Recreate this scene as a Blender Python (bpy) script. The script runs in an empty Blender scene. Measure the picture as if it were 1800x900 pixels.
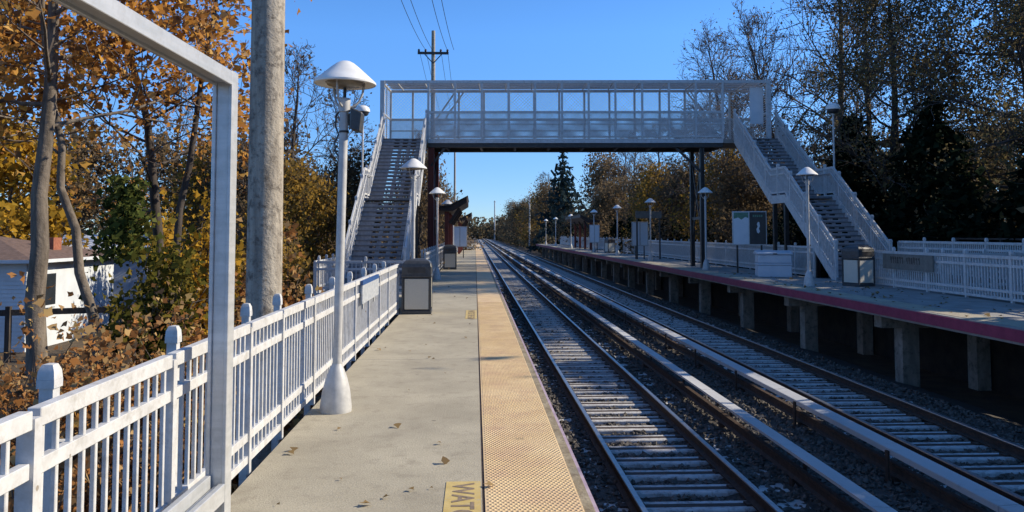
import bpy, math, random
import numpy as np
from mathutils import Vector, Matrix
PI = math.pi
S = bpy.context.scene
COL = S.collection
R = random.Random(7)

# ------------------------------------------------------------------ materials
def nodes_of(name):
    m = bpy.data.materials.new(name); m.use_nodes = True
    nt = m.node_tree
    return m, nt, nt.nodes.get('Principled BSDF')

def ramp(nt, stops):
    r = nt.nodes.new('ShaderNodeValToRGB')
    e = r.color_ramp.elements
    e[0].position, e[0].color = stops[0][0], (*stops[0][1], 1)
    e[1].position, e[1].color = stops[-1][0], (*stops[-1][1], 1)
    for p, c in stops[1:-1]:
        k = e.new(p); k.color = (*c, 1)
    return r

def noise(nt, scale, detail=4, rough=.6, stretch=None, coord='Object'):
    tc = nt.nodes.new('ShaderNodeTexCoord')
    n = nt.nodes.new('ShaderNodeTexNoise')
    n.inputs['Scale'].default_value = scale
    n.inputs['Detail'].default_value = detail
    n.inputs['Roughness'].default_value = rough
    src = tc.outputs[coord]
    if stretch:
        mp = nt.nodes.new('ShaderNodeMapping'); mp.inputs['Scale'].default_value = stretch
        nt.links.new(src, mp.inputs[0]); src = mp.outputs[0]
    nt.links.new(src, n.inputs['Vector'])
    return n

def surf(name, c1, c2, scale=6, rough=.7, metal=0, bump=0, bscale=None, stretch=None, spots=None, lo=.35, hi=.65, detail=5):
    """mottled surface: c1..c2 by noise, optional darker/lighter spots with their own scale, optional bump"""
    m, nt, b = nodes_of(name)
    n = noise(nt, scale, detail, .6, stretch)
    r = ramp(nt, [(lo, c1), (hi, c2)])
    nt.links.new(n.outputs['Fac'], r.inputs[0])
    out = r.outputs[0]
    if spots:
        sc, col, a, bb = spots
        n2 = noise(nt, sc, 6, .7)
        r2 = ramp(nt, [(a, (0, 0, 0)), (bb, (1, 1, 1))])
        nt.links.new(n2.outputs['Fac'], r2.inputs[0])
        mx = nt.nodes.new('ShaderNodeMix'); mx.data_type = 'RGBA'
        nt.links.new(r2.outputs[0], mx.inputs[0]); nt.links.new(out, mx.inputs[6])
        mx.inputs[7].default_value = (*col, 1)
        out = mx.outputs[2]
    nt.links.new(out, b.inputs['Base Color'])
    b.inputs['Roughness'].default_value = rough
    b.inputs['Metallic'].default_value = metal
    if bump:
        n3 = noise(nt, bscale or scale * 6, 6, .65)
        bp = nt.nodes.new('ShaderNodeBump'); bp.inputs['Strength'].default_value = bump
        bp.inputs['Distance'].default_value = .02
        nt.links.new(n3.outputs['Fac'], bp.inputs['Height']); nt.links.new(bp.outputs[0], b.inputs['Normal'])
    return m

def leafmat(name, cols, trans=.4):
    m, nt, b = nodes_of(name)
    nt.nodes.remove(b)
    g = nt.nodes.new('ShaderNodeNewGeometry')
    n = noise(nt, .9, 3, .6)
    ad = nt.nodes.new('ShaderNodeMath'); ad.operation = 'MULTIPLY_ADD'
    nt.links.new(n.outputs['Fac'], ad.inputs[0]); ad.inputs[1].default_value = 1.1
    ml = nt.nodes.new('ShaderNodeMath'); ml.operation = 'MULTIPLY_ADD'
    nt.links.new(g.outputs['Random Per Island'], ml.inputs[0]); ml.inputs[1].default_value = .75; ml.inputs[2].default_value = -.42
    nt.links.new(ml.outputs[0], ad.inputs[2])
    k = len(cols)
    r = ramp(nt, [(i / (k - 1), c) for i, c in enumerate(cols)])
    nt.links.new(ad.outputs[0], r.inputs[0])
    d = nt.nodes.new('ShaderNodeBsdfDiffuse'); t = nt.nodes.new('ShaderNodeBsdfTranslucent')
    mx = nt.nodes.new('ShaderNodeMixShader'); mx.inputs[0].default_value = trans
    nt.links.new(r.outputs[0], d.inputs[0]); nt.links.new(r.outputs[0], t.inputs[0])
    nt.links.new(d.outputs[0], mx.inputs[1]); nt.links.new(t.outputs[0], mx.inputs[2])
    nt.links.new(mx.outputs[0], nt.nodes['Material Output'].inputs[0])
    return m

M = {}
M['concrete'] = surf('concrete', (.335, .295, .215), (.445, .395, .29), 1.1, .85, 0, .35, 70, None, (5, (.235, .20, .145), .52, .82))
def dirt(m, vscale, vmax, col, nscale, amount, ncol):
    """adds small round spots (gum, splashes) and a fine speckle on top of a surf() material"""
    nt = m.node_tree; b = nt.nodes['Principled BSDF']; src = b.inputs['Base Color'].links[0].from_socket
    tc = nt.nodes.new('ShaderNodeTexCoord')
    v = nt.nodes.new('ShaderNodeTexVoronoi'); v.inputs['Scale'].default_value = vscale; nt.links.new(tc.outputs['Object'], v.inputs['Vector'])
    sp = nt.nodes.new('ShaderNodeSeparateColor'); nt.links.new(v.outputs['Color'], sp.inputs[0])
    th = nt.nodes.new('ShaderNodeMath'); th.operation = 'MULTIPLY'; nt.links.new(sp.outputs[0], th.inputs[0]); th.inputs[1].default_value = vmax
    lt = nt.nodes.new('ShaderNodeMath'); lt.operation = 'LESS_THAN'; nt.links.new(v.outputs['Distance'], lt.inputs[0]); nt.links.new(th.outputs[0], lt.inputs[1])
    k = nt.nodes.new('ShaderNodeMath'); k.operation = 'MULTIPLY'; nt.links.new(lt.outputs[0], k.inputs[0]); nt.links.new(sp.outputs[1], k.inputs[1])
    mx = nt.nodes.new('ShaderNodeMix'); mx.data_type = 'RGBA'; nt.links.new(k.outputs[0], mx.inputs[0]); nt.links.new(src, mx.inputs[6]); mx.inputs[7].default_value = (*col, 1)
    n = noise(nt, nscale, 3, .8); r = ramp(nt, [(.45, (0, 0, 0)), (.62, (amount,) * 3)]); nt.links.new(n.outputs['Fac'], r.inputs[0])
    m2 = nt.nodes.new('ShaderNodeMix'); m2.data_type = 'RGBA'; nt.links.new(r.outputs[0], m2.inputs[0]); nt.links.new(mx.outputs[2], m2.inputs[6]); m2.inputs[7].default_value = (*ncol, 1)
    nt.links.new(m2.outputs[2], b.inputs['Base Color'])
dirt(M['concrete'], 3.2, .10, (.12, .10, .075), 45, .35, (.24, .21, .155))
M['edge_tan'] = surf('worn_tan_edge', (.20, .155, .09), (.36, .30, .20), 7, .85, 0, .4, 50, (1, .5, 1), (14, (.14, .10, .06), .5, .7))
M['concrete_grey'] = surf('concrete_grey', (.20, .19, .175), (.31, .30, .28), 2.5, .9, 0, .3, 40, None, (5, (.14, .12, .09), .55, .8))
M['sleeper'] = surf('sleeper_concrete', (.42, .41, .395), (.58, .57, .55), 5, .9, 0, .35, 60, None, (11, (.13, .095, .07), .5, .75))
M['tactile'] = surf('tactile_yellow', (.64, .45, .22), (.74, .555, .31), .9, .65, 0, .1, 90, None, (2.2, (.56, .37, .22), .45, .7))
dirt(M['tactile'], 2.3, .10, (.25, .18, .10), 30, .35, (.45, .32, .18))
M['paint_yellow'] = surf('yellow_paint', (.50, .36, .11), (.60, .45, .17), 7, .6, 0, .1, 60, None, (25, (.42, .37, .27), .55, .75))
M['paint_dark'] = surf('worn_dark_paint', (.16, .115, .08), (.27, .20, .13), 18, .7)
M['white'] = surf('white_coated_metal', (.50, .505, .51), (.60, .605, .61), 5, .55, 0, .08, 60, None, (9, (.30, .285, .26), .52, .82))

M['frame'] = surf('grey_aluminium', (.50, .52, .53), (.60, .61, .62), 3, .4, .35, .03, 80, (1, 1, 8))
dirt(M['white'], 7, .10, (.22, .17, .12), 16, .30, (.36, .34, .31))
dirt(M['frame'], 9, .08, (.28, .26, .24), 12, .35, (.40, .40, .39))
M['galv'] = surf('galvanised_steel', (.40, .40, .40), (.52, .52, .51), 12, .55, .15, .05, 80)
M['lampwhite'] = surf('lamp_enamel', (.70, .69, .66), (.80, .79, .76), 6, .35)
M['lens'] = surf('lamp_lens', (.20, .18, .15), (.30, .27, .22), 10, .25)
M['black'] = surf('black_plastic', (.035, .037, .040), (.06, .062, .066), 15, .45, 0, .05, 120)
M['darksteel'] = surf('dark_painted_steel', (.018, .017, .018), (.045, .04, .038), 4, .5, 0, .05, 40)
M['brown_steel'] = surf('brown_painted_steel', (.030, .018, .014), (.055, .032, .025), 4, .55)
M['red_steel'] = surf('red_oxide_steel', (.13, .022, .014), (.20, .040, .025), 3, .6, 0, .1, 40, (1, 1, .3))
M['rail_rust'] = surf('rusty_rail', (.035, .022, .016), (.075, .045, .03), 12, .75, .2, .2, 60)
M['rail_top'] = surf('polished_rail_head', (.34, .34, .35), (.46, .45, .44), 30, .35, .85)
M['cover'] = surf('cover_board', (.40, .395, .385), (.52, .515, .50), 2, .6, 0, .1, 30, (1, .15, 1), (6, (.24, .23, .21), .55, .85))
M['ballast'] = surf('ballast_bed', (.040, .034, .028), (.092, .080, .068), 22, .95, 0, 1.0, 28)
M['stone'] = surf('ballast_stone', (.050, .043, .036), (.15, .132, .112), 9, .9, 0, .3, 40)
M['pier'] = surf('stained_old_concrete', (.19, .17, .14), (.32, .29, .24), 3, .95, 0, .4, 30, (2, 2, .5), (7, (.05, .045, .035), .5, .75))
M['soil'] = surf('leafy_soil', (.035, .024, .014), (.095, .062, .030), 3, .95, 0, .8, 14, None, (25, (.15, .085, .03), .55, .7))
M['edge_red'] = surf('magenta_edge_board', (.20, .013, .055), (.27, .03, .08), 4, .6, 0, .1, 30, None, (9, (.08, .02, .03), .55, .8))
M['edge_lilac'] = surf('worn_lilac_edge', (.34, .24, .30), (.46, .36, .40), 9, .7)
M['tread'] = surf('dark_stair_tread', (.12, .12, .13), (.19, .19, .20), 8, .6, 0, .2, 40)
M['riser'] = surf('grey_stair_riser', (.24, .24, .26), (.36, .36, .38), 8, .6)
M['wood'] = surf('weathered_pole', (.22, .19, .155), (.46, .41, .335), 4.5, .9, 0, .8, 26, (3, 3, .35), (11, (.13, .11, .09), .5, .66), .3, .7)
M['bark'] = surf('bark', (.085, .068, .052), (.20, .165, .13), 6, .95, 0, .9, 18, (2, 2, .4))
M['bark_dark'] = surf('dark_bark', (.028, .022, .018), (.075, .06, .05), 5, .95, 0, .7, 18, (2, 2, .4))
M['twig'] = surf('twig', (.08, .062, .052), (.15, .12, .095), 2, .95)
M['twig_grey'] = surf('grey_twig', (.055, .045, .042), (.11, .09, .082), 2, .95)
M['trash_panel'] = surf('pebble_panel', (.48, .455, .39), (.58, .55, .47), 60, .8, 0, .25, 120)
M['plastic_blue'] = surf('pale_plastic', (.46, .50, .56), (.54, .57, .62), 3, .45)
M['paper'] = surf('poster_white', (.58, .62, .66), (.66, .69, .72), 3, .4)
M['map_dark'] = surf('map_dark', (.025, .023, .026), (.05, .045, .045), 3, .35)
M['green_print'] = surf('green_print', (.06, .16, .10), (.12, .24, .17), 20, .4)
M['sign_blue'] = surf('sign_blue', (.02, .07, .22), (.03, .09, .27), 5, .4)
M['sign_pale'] = surf('faded_sign', (.30, .33, .37), (.46, .48, .51), 9, .5, 0, 0, None, (1, 1, 2))
M['sign_grey'] = surf('sign_grey', (.13, .125, .11), (.19, .18, .16), 7, .6)
M['siding'] = surf('white_siding', (.52, .56, .60), (.62, .65, .68), 2, .6)
M['shingle'] = surf('brown_shingle', (.10, .062, .045), (.17, .11, .085), 7, .9, 0, .4, 30, (1, 1, 3))
M['brick'] = surf('red_brick', (.22, .07, .04), (.32, .12, .07), 12, .9)
M['glass'] = surf('dark_window_glass', (.02, .025, .03), (.03, .035, .045), 2, .08)
M['metal_roof'] = surf('pale_metal_roof', (.62, .63, .64), (.74, .75, .76), 4, .4, .2)
M['wire'] = surf('wire_black', (.012, .012, .013), (.02, .02, .02), 5, .6)
M['ceramic'] = surf('brown_ceramic', (.05, .03, .025), (.09, .05, .04), 5, .3)
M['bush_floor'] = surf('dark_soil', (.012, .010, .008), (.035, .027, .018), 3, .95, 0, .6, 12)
OR = [(.10, .055, .03), (.27, .14, .06), (.60, .29, .06), (.42, .19, .06), (.70, .40, .09), (.66, .47, .25)]
M['leaf_orange'] = leafmat('orange_leaves', OR, .5)
M['leaf_russet'] = leafmat('russet_leaves', [(.075, .045, .028), (.26, .12, .045), (.44, .20, .065), (.32, .20, .10), (.55, .36, .16), (.36, .28, .10)], .4)
M['leaf_yellow'] = leafmat('yellow_leaves', [(.14, .085, .018), (.36, .21, .025), (.56, .33, .045), (.46, .28, .04), (.22, .18, .04)], .5)
M['leaf_olive'] = leafmat('olive_leaves', [(.022, .024, .008), (.06, .065, .016), (.12, .11, .022), (.20, .15, .03), (.08, .075, .018)], .4)
M['leaf_green'] = leafmat('green_ivy_leaves', [(.025, .034, .014), (.055, .075, .022), (.11, .13, .035), (.17, .18, .06)], .35)
M['leaf_brown'] = leafmat('dull_brown_leaves', [(.06, .046, .036), (.125, .095, .066), (.20, .145, .085), (.25, .17, .085), (.15, .12, .085)], .4)
M['leaf_gold'] = leafmat('golden_leaves', [(.065, .052, .030), (.15, .11, .05), (.30, .19, .04), (.42, .24, .045), (.15, .12, .06)], .45)
M['leaf_dull'] = leafmat('dull_gold_leaves', [(.05, .042, .032), (.11, .090, .060), (.17, .138, .078), (.24, .185, .075), (.14, .118, .072)], .4)
M['needle'] = leafmat('dark_needles', [(.006, .010, .007), (.012, .020, .012), (.022, .034, .018)], .15)
M['needle_blue'] = leafmat('spruce_needles', [(.022, .034, .034), (.045, .066, .062), (.075, .10, .092)], .15)
M['leaf_wood'] = leafmat('far_wood_leaves', [(.06, .05, .04), (.12, .095, .065), (.19, .145, .09), (.13, .125, .075), (.22, .16, .09)], .35)
M['fallen'] = leafmat('fallen_leaf', [(.12, .085, .05), (.22, .15, .07), (.32, .22, .11)], .1)

# ------------------------------------------------------------------ mesh helpers
class MB:
    def __init__(s): s.v, s.f = [], []
    def add(s, vs, fs):
        o = len(s.v); s.v += [tuple(v) for v in vs]
        s.f += [tuple(i + o for i in f) for f in fs]; return s
    def box(s, x0, x1, y0, y1, z0, z1):
        return s.add([(x0, y0, z0), (x1, y0, z0), (x1, y1, z0), (x0, y1, z0), (x0, y0, z1), (x1, y0, z1), (x1, y1, z1), (x0, y1, z1)],
                     [(3, 2, 1, 0), (4, 5, 6, 7), (0, 1, 5, 4), (1, 2, 6, 5), (2, 3, 7, 6), (3, 0, 4, 7)])
    def bar(s, p, q, w, h, up=(0, 0, 1)):
        p, q = Vector(p), Vector(q); d = (q - p).normalized()
        a = d.cross(Vector(up))
        if a.length < 1e-4: a = d.cross(Vector((0, 1, 0)))
        a.normalize(); b = a.cross(d).normalized()
        vs = [e + a * (i * w / 2) + b * (j * h / 2) for e in (p, q) for i, j in ((-1, -1), (1, -1), (1, 1), (-1, 1))]
        return s.add(vs, [(3, 2, 1, 0), (4, 5, 6, 7), (0, 1, 5, 4), (1, 2, 6, 5), (2, 3, 7, 6), (3, 0, 4, 7)])
    def tube(s, pts, rad, n=6):
        pts = [Vector(p) for p in pts]
        if not hasattr(rad, '__len__'): rad = [rad] * len(pts)
        o = len(s.v); k = len(pts)
        ref = Vector((0, 0, 1)) if abs((pts[-1] - pts[0]).normalized().z) < .9 else Vector((1, 0, 0))
        for i, p in enumerate(pts):
            d = (pts[min(i + 1, k - 1)] - pts[max(i - 1, 0)])
            if d.length < 1e-9: d = Vector((0, 0, 1))
            d.normalize(); a = d.cross(ref)
            if a.length < 1e-3: a = d.cross(Vector((0, 1, 0)))
            a.normalize(); b = d.cross(a)
            for j in range(n):
                t = 2 * PI * j / n
                s.v.append(tuple(p + (a * math.cos(t) + b * math.sin(t)) * rad[i]))
        for i in range(k - 1):
            for j in range(n):
                s.f.append((o + i * n + j, o + i * n + (j + 1) % n, o + (i + 1) * n + (j + 1) % n, o + (i + 1) * n + j))
        if n > 2:
            s.f.append(tuple(o + j for j in reversed(range(n)))); s.f.append(tuple(o + (k - 1) * n + j for j in range(n)))
        return s
    def lathe(s, prof, n=20, c=(0, 0, 0), sx=1, sy=1):
        o = len(s.v)
        for r, z in prof:
            for j in range(n):
                t = 2 * PI * j / n
                s.v.append((c[0] + r * sx * math.cos(t), c[1] + r * sy * math.sin(t), c[2] + z))
        for i in range(len(prof) - 1):
            for j in range(n):
                s.f.append((o + i * n + j, o + i * n + (j + 1) % n, o + (i + 1) * n + (j + 1) % n, o + (i + 1) * n + j))
        return s
    def prism(s, poly, axis, a, b):
        """poly in the plane across axis (x: (y,z); y: (x,z); z: (x,y)), extruded from a to b"""
        def P(u, v, t): return {'x': (t, u, v), 'y': (u, t, v), 'z': (u, v, t)}[axis]
        n = len(poly)
        vs = [P(u, v, a) for u, v in poly] + [P(u, v, b) for u, v in poly]
        return s.add(vs, [tuple(range(n)), tuple(range(2 * n - 1, n - 1, -1))] + [(i, i + n, (i + 1) % n + n, (i + 1) % n) for i in range(n)])
    def build(s, name, m, parent=None, smooth=0, bevel=0, loc=None):
        me = bpy.data.meshes.new(name); me.from_pydata(s.v, [], s.f)
        me.materials.append(M[m] if isinstance(m, str) else m)
        import bmesh
        bm = bmesh.new(); bm.from_mesh(me); bmesh.ops.recalc_face_normals(bm, faces=bm.faces); bm.to_mesh(me); bm.free()
        if smooth:
            me.polygons.foreach_set('use_smooth', [True] * len(me.polygons))
            me.set_sharp_from_angle(angle=math.radians(smooth))
        o = bpy.data.objects.new(name, me); COL.objects.link(o)
        if parent: o.parent = parent
        if loc: o.location = loc
        if bevel:
            md = o.modifiers.new('bevel', 'BEVEL'); md.width = bevel; md.segments = 1; md.limit_method = 'ANGLE'
        return o

def tag(o, label=None, cat=None, group=None, kind=None):
    for k, v in (('label', label), ('category', cat), ('group', group), ('kind', kind)):
        if v: o[k] = v
    return o
def thing(name, label, cat, loc=(0, 0, 0), rz=0, group=None):
    o = bpy.data.objects.new(name, None); COL.objects.link(o)
    o.location = loc; o.rotation_euler[2] = rz; o.empty_display_size = .2
    return tag(o, label, cat, group)
def dup(root, loc=None, rz=None, label=None, scale=None, group=None):
    def cp(o, par):
        c = o.copy(); COL.objects.link(c); c.parent = par
        for ch in list(o.children): cp(ch, c)
        return c
    r = cp(root, None)
    if loc is not None: r.location = loc
    if rz is not None: r.rotation_euler[2] = rz
    if scale is not None: r.scale = scale if hasattr(scale, '__len__') else (scale,) * 3
    if label: r['label'] = label
    if group: r['group'] = group
    return r

def np_mesh(name, verts, k, m, parent=None, kind_pts=None):
    """verts: (n,k,3) separate polygons of k corners each"""
    n = len(verts); me = bpy.data.meshes.new(name)
    me.vertices.add(n * k); me.vertices.foreach_set('co', verts.reshape(-1).astype(np.float32))
    me.loops.add(n * k); me.loops.foreach_set('vertex_index', np.arange(n * k, dtype=np.int32))
    me.polygons.add(n); me.polygons.foreach_set('loop_start', np.arange(n, dtype=np.int32) * k)
    me.update(calc_edges=True); me.validate()
    me.materials.append(M[m])
    o = bpy.data.objects.new(name, me); COL.objects.link(o)
    if parent: o.parent = parent
    return o
LEAF = np.array([(0, -.5), (.22, -.28), (.42, -.02), (.20, .12), (.12, .5), (-.16, .16), (-.40, .05), (-.24, -.26)])
LEAF4 = np.array([(0, -.5), (.34, .02), (0, .5), (-.34, -.02)])
def leaf_verts(P, size, rng, shape=LEAF4, flat=0.0, aspect=1.0):
    n = len(P)
    w = rng.normal(size=(n, 3)); w[:, 2] += flat
    w /= np.linalg.norm(w, axis=1)[:, None]
    u = np.cross(w, rng.normal(size=(n, 3))); u /= np.linalg.norm(u, axis=1)[:, None] + 1e-9
    v = np.cross(w, u)
    sz = size * (.6 + .8 * rng.random(n))
    sz = size * np.clip(rng.lognormal(-.08, .38, n), .3, 1.7)
    out = P[:, None, :] + (u[:, None, :] * shape[None, :, 0:1] * aspect + v[:, None, :] * shape[None, :, 1:2]) * sz[:, None, None]
    fold = (np.abs(shape[:, 0]) * .55)[None, :, None] * w[:, None, :] * sz[:, None, None]
    return out + fold

# ------------------------------------------------------------------ camera, sun, sky
cam = bpy.data.cameras.new('camera'); co = bpy.data.objects.new('camera', cam); COL.objects.link(co)
co.location = (0, 0, 1.69); co.rotation_euler = (math.radians(93), 0, math.radians(-2.617))
cam.sensor_width = 36; cam.lens = 28.4; cam.shift_y = -.0636; cam.clip_start = .05; cam.clip_end = 3000
S.camera = co
SUN_AZ, SUN_EL = math.radians(83), math.radians(31)     # azimuth clockwise from +Y (along the track) towards +X
sd = Vector((math.sin(SUN_AZ) * math.cos(SUN_EL), math.cos(SUN_AZ) * math.cos(SUN_EL), math.sin(SUN_EL)))
L = bpy.data.lights.new('sun', 'SUN'); L.energy = 5.0; L.angle = math.radians(.5); L.color = (1, .89, .71)
lo = bpy.data.objects.new('sun', L); COL.objects.link(lo); lo.rotation_euler = sd.to_track_quat('Z', 'Y').to_euler(); lo.location = (30, 0, 40)
W = bpy.data.worlds.new('World'); S.world = W; W.use_nodes = True
nt = W.node_tree; bg = nt.nodes['Background']
sky = nt.nodes.new('ShaderNodeTexSky'); sky.sky_type = 'NISHITA'; sky.sun_disc = False
sky.sun_elevation = SUN_EL; sky.sun_rotation = SUN_AZ
sky.air_density = .5; sky.dust_density = 0; sky.ozone_density = 3.0; sky.altitude = 0
hs = nt.nodes.new('ShaderNodeHueSaturation'); hs.inputs['Saturation'].default_value = 1.17; hs.inputs['Value'].default_value = 1.48
tcw = nt.nodes.new('ShaderNodeTexCoord'); sx_ = nt.nodes.new('ShaderNodeSeparateXYZ'); mr = nt.nodes.new('ShaderNodeMapRange')
mr.inputs['From Min'].default_value = 0; mr.inputs['From Max'].default_value = .24; mr.inputs['To Min'].default_value = .40; mr.inputs['To Max'].default_value = 1
mm = nt.nodes.new('ShaderNodeMath'); mm.operation = 'MULTIPLY'; mm.inputs[1].default_value = .15
nt.links.new(tcw.outputs['Generated'], sx_.inputs[0]); nt.links.new(sx_.outputs[2], mr.inputs['Value']); nt.links.new(mr.outputs[0], mm.inputs[0])
nt.links.new(mm.outputs[0], bg.inputs[1])
nt.links.new(sky.outputs[0], hs.inputs['Color']); nt.links.new(hs.outputs[0], bg.inputs[0])
S.view_settings.view_transform = 'Standard'; S.view_settings.look = 'None'
S.view_settings.exposure = .40; S.view_settings.gamma = 1; S.view_settings.use_curve_mapping = False
S.render.engine = 'CYCLES'
S.cycles.max_bounces = 6; S.cycles.diffuse_bounces = 3; S.cycles.transmission_bounces = 3; S.cycles.transparent_max_bounces = 8
S.cycles.use_denoising = True

# ------------------------------------------------------------------ setting: ground, ballast, tracks
def sheet(name, x0, x1, y0, y1, nx, ny, zf, m):
    vs = [(x0 + (x1 - x0) * i / nx, y0 + (y1 - y0) * j / ny) for j in range(ny + 1) for i in range(nx + 1)]
    b = MB(); b.add([(x, y, zf(x, y)) for x, y in vs],
                    [(j * (nx + 1) + i, j * (nx + 1) + i + 1, (j + 1) * (nx + 1) + i + 1, (j + 1) * (nx + 1) + i) for j in range(ny) for i in range(nx)])
    return tag(b.build(name, m, smooth=60), kind='structure')
tag(MB().add([(-1200, -300, -1.72), (1200, -300, -1.72), (1200, 2400, -1.72), (-1200, 2400, -1.72)], [(0, 1, 2, 3)]).build('ground', 'soil'), kind='structure')
def bz(x, y):
    e = max(0, abs(x - 4.6) - 3.9)
    u = min(abs(x - 2.49), abs(x - 6.72))
    return (-1.44 if u < .70 else -1.392) - e * .22 + .014 * math.sin(x * 7.1 + y * 3.3) * math.sin(y * 5.7)
sheet('track_bed', -.2, 9.6, -6, 60, 40, 260, bz, 'ballast')
sheet('track_bed', -.2, 9.6, 60, 500, 8, 20, lambda x, y: -1.45 - max(0, abs(x - 4.6) - 3.9) * .22, 'ballast')

TR = (2.49, 6.72)
# concrete sleepers, each an object of its own
def sleeper_mesh():
    b = MB()
    prof = [(-.165, -1.62), (.165, -1.62), (.155, -1.402), (.142, -1.388), (-.142, -1.388), (-.155, -1.402)]
    b.prism(prof, 'x', -1.28, 1.28)
    return b
sl0 = sleeper_mesh().build('concrete_sleeper', 'sleeper'); cl = None
pads = MB().box(-.9, .9, -.05, .05, -1.392, -1.384)
for s in (-1, 1):
    for q in (-1, 1):
        c = s * .7175 + q * .105
        pads.box(c - .04, c + .04, -.06, .06, -1.392, -1.365)
pad0 = pads.build('rail_clip', 'rail_rust', sl0)
first = True
SLAB = ('concrete sleeper under the two rusty rails beside the near platform', 'concrete sleeper under the two rails beside the far platform')
for t, cx in enumerate(TR):
    for i in range(150):
        y = 1.9 + i * .61
        o = sl0 if first else dup(sl0)
        first = False
        o.location = (cx + R.uniform(-.02, .02), y, R.uniform(-.006, .006)); o.rotation_euler[2] = R.uniform(-.008, .008)
        tag(o, SLAB[t], 'sleeper', ('sleepers of the near track', 'sleepers of the far track')[t])
b = MB()
for cx in TR:
    y = 1.9 + 150 * .61
    while y < 420:
        b.prism([(y - .16, -1.6), (y + .16, -1.6), (y + .145, -1.388), (y - .145, -1.388)], 'x', cx - 1.28, cx + 1.28); y += .61
tag(b.build('distant_sleepers', 'sleeper'), 'concrete sleepers of both tracks far down the line', 'sleepers', kind='stuff')

# running rails
def rail(x, label):
    r = thing('running_rail', label, 'rail', (x, 0, 0), group='running rails')
    Y0, Y1 = -4, 480
    web = [(-.07, -1.375), (.07, -1.375), (.07, -1.36), (.012, -1.335), (.010, -1.265), (.036, -1.25), (.036, -1.226), (-.036, -1.226), (-.036, -1.25), (-.010, -1.265), (-.012, -1.335), (-.07, -1.36)]
    MB().prism(web, 'y', Y0, Y1).build('rail_web', 'rail_rust', r)
    MB().prism([(-.034, -1.2255), (.034, -1.2255), (.030, -1.213), (-.030, -1.213)], 'y', Y0, Y1).build('rail_head', 'rail_top', r)
rail(1.785, 'rusty running rail closest to the yellow platform edge')
rail(3.195, 'rusty running rail between the near platform rail and the first grey cover board')
rail(6.01, 'rusty running rail just past the second grey cover board')
rail(7.45, 'rusty running rail closest to the piers of the far platform')

def third_rail(x, side, label):
    t = thing('third_rail', label, 'third rail', (x, 0, 0), group='covered third rails')
    b = MB().prism([(-.05, -1.30), (.05, -1.30), (.012, -1.27), (.012, -1.20), (.035, -1.18), (.035, -1.15), (-.035, -1.15), (-.035, -1.18), (-.012, -1.20), (-.012, -1.27)], 'y', -4, 420)
    b.build('conductor_rail', 'rail_rust', t)
    y = -4.0; k = 0
    while y < 420:
        ln = 5.9 if y < 90 else 60
        c = MB().prism([(-.10, -.985), (.10, -.985), (.10, -.962), (-.10, -.950)] if side > 0 else [(-.10, -.985), (.10, -.985), (.10, -.950), (-.10, -.962)], 'y', y, y + ln - .012)
        c.box(side * .098 - .012, side * .098 + .012, y, y + ln - .012, -1.03, -.9655)
        c.build('cover_board', 'cover', t); y += ln; k += 1
    for i in range(40):
        y = 1.2 + i * 2.9
        s = MB().box(-.06, .06, y - .05, y + .05, -1.5, -1.30)
        s.bar((side * .125, y, -1.42), (side * .125, y, -.99), .025, .07)
        s.bar((-side * .02, y, -1.42), (side * .14, y, -1.42), .07, .03)
        s.bar((-.09, y, -1.0), (side * .13, y, -1.0), .06, .028)
        s.build('support_bracket', 'rail_rust', t)
third_rail(3.93, 1, 'third rail under a pale grey cover board, beside the near track')
third_rail(5.21, -1, 'third rail under a pale grey cover board, beside the far track')

# loose ballast stones
rng = np.random.default_rng(3)
def stones(n, y0, y1, smin, smax):
    x = rng.uniform(.85, 8.6, n); y = y0 + (y1 - y0) * rng.random(n) ** 1.3
    z = np.array([bz(a, c) for a, c in zip(x, y)])
    keep = np.ones(n, bool)
    for cx in TR:
        onsl = (np.abs(x - cx) < .72) & (np.abs(((y - 1.9 + .305) % .61) - .305) < .185)
        keep &= ~(onsl & (rng.random(n) < .93))
    return np.stack([x, y, z + .012], 1)[keep]
P = np.concatenate([stones(17000, 2.2, 17, .03, .06), stones(16000, 10, 45, .04, .07)])
n = len(P); sz = rng.uniform(.022, .050, n) * (1 + P[:, 1] / 40)
OCT = np.array([(1, 0, 0), (0, 1, 0), (-1, 0, 0), (0, -1, 0), (0, 0, 1), (0, 0, -1)], float)
V = OCT[None] * rng.uniform(.55, 1.2, (n, 6, 1)) + rng.normal(0, .16, (n, 6, 3))
a = rng.uniform(0, 2 * PI, n); ca, sa = np.cos(a)[:, None], np.sin(a)[:, None]
V = np.stack([V[:, :, 0] * ca - V[:, :, 1] * sa, V[:, :, 0] * sa + V[:, :, 1] * ca, V[:, :, 2] * .75], 2)
tl = rng.uniform(-.8, .8, n); ct, st = np.cos(tl)[:, None], np.sin(tl)[:, None]
V = np.stack([V[:, :, 0], V[:, :, 1] * ct - V[:, :, 2] * st, V[:, :, 1] * st + V[:, :, 2] * ct], 2)
V = V * sz[:, None, None] + P[:, None, :]
F = np.array([(0, 1, 4), (1, 2, 4), (2, 3, 4), (3, 0, 4), (1, 0, 5), (2, 1, 5), (3, 2, 5), (0, 3, 5)])
o = np_mesh('ballast_stones', V[:, F.reshape(-1)].reshape(-1, 3, 3), 3, 'stone')
tag(o, 'grey brown crushed stones lying between sleepers and rails', 'ballast', kind='stuff')

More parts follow.
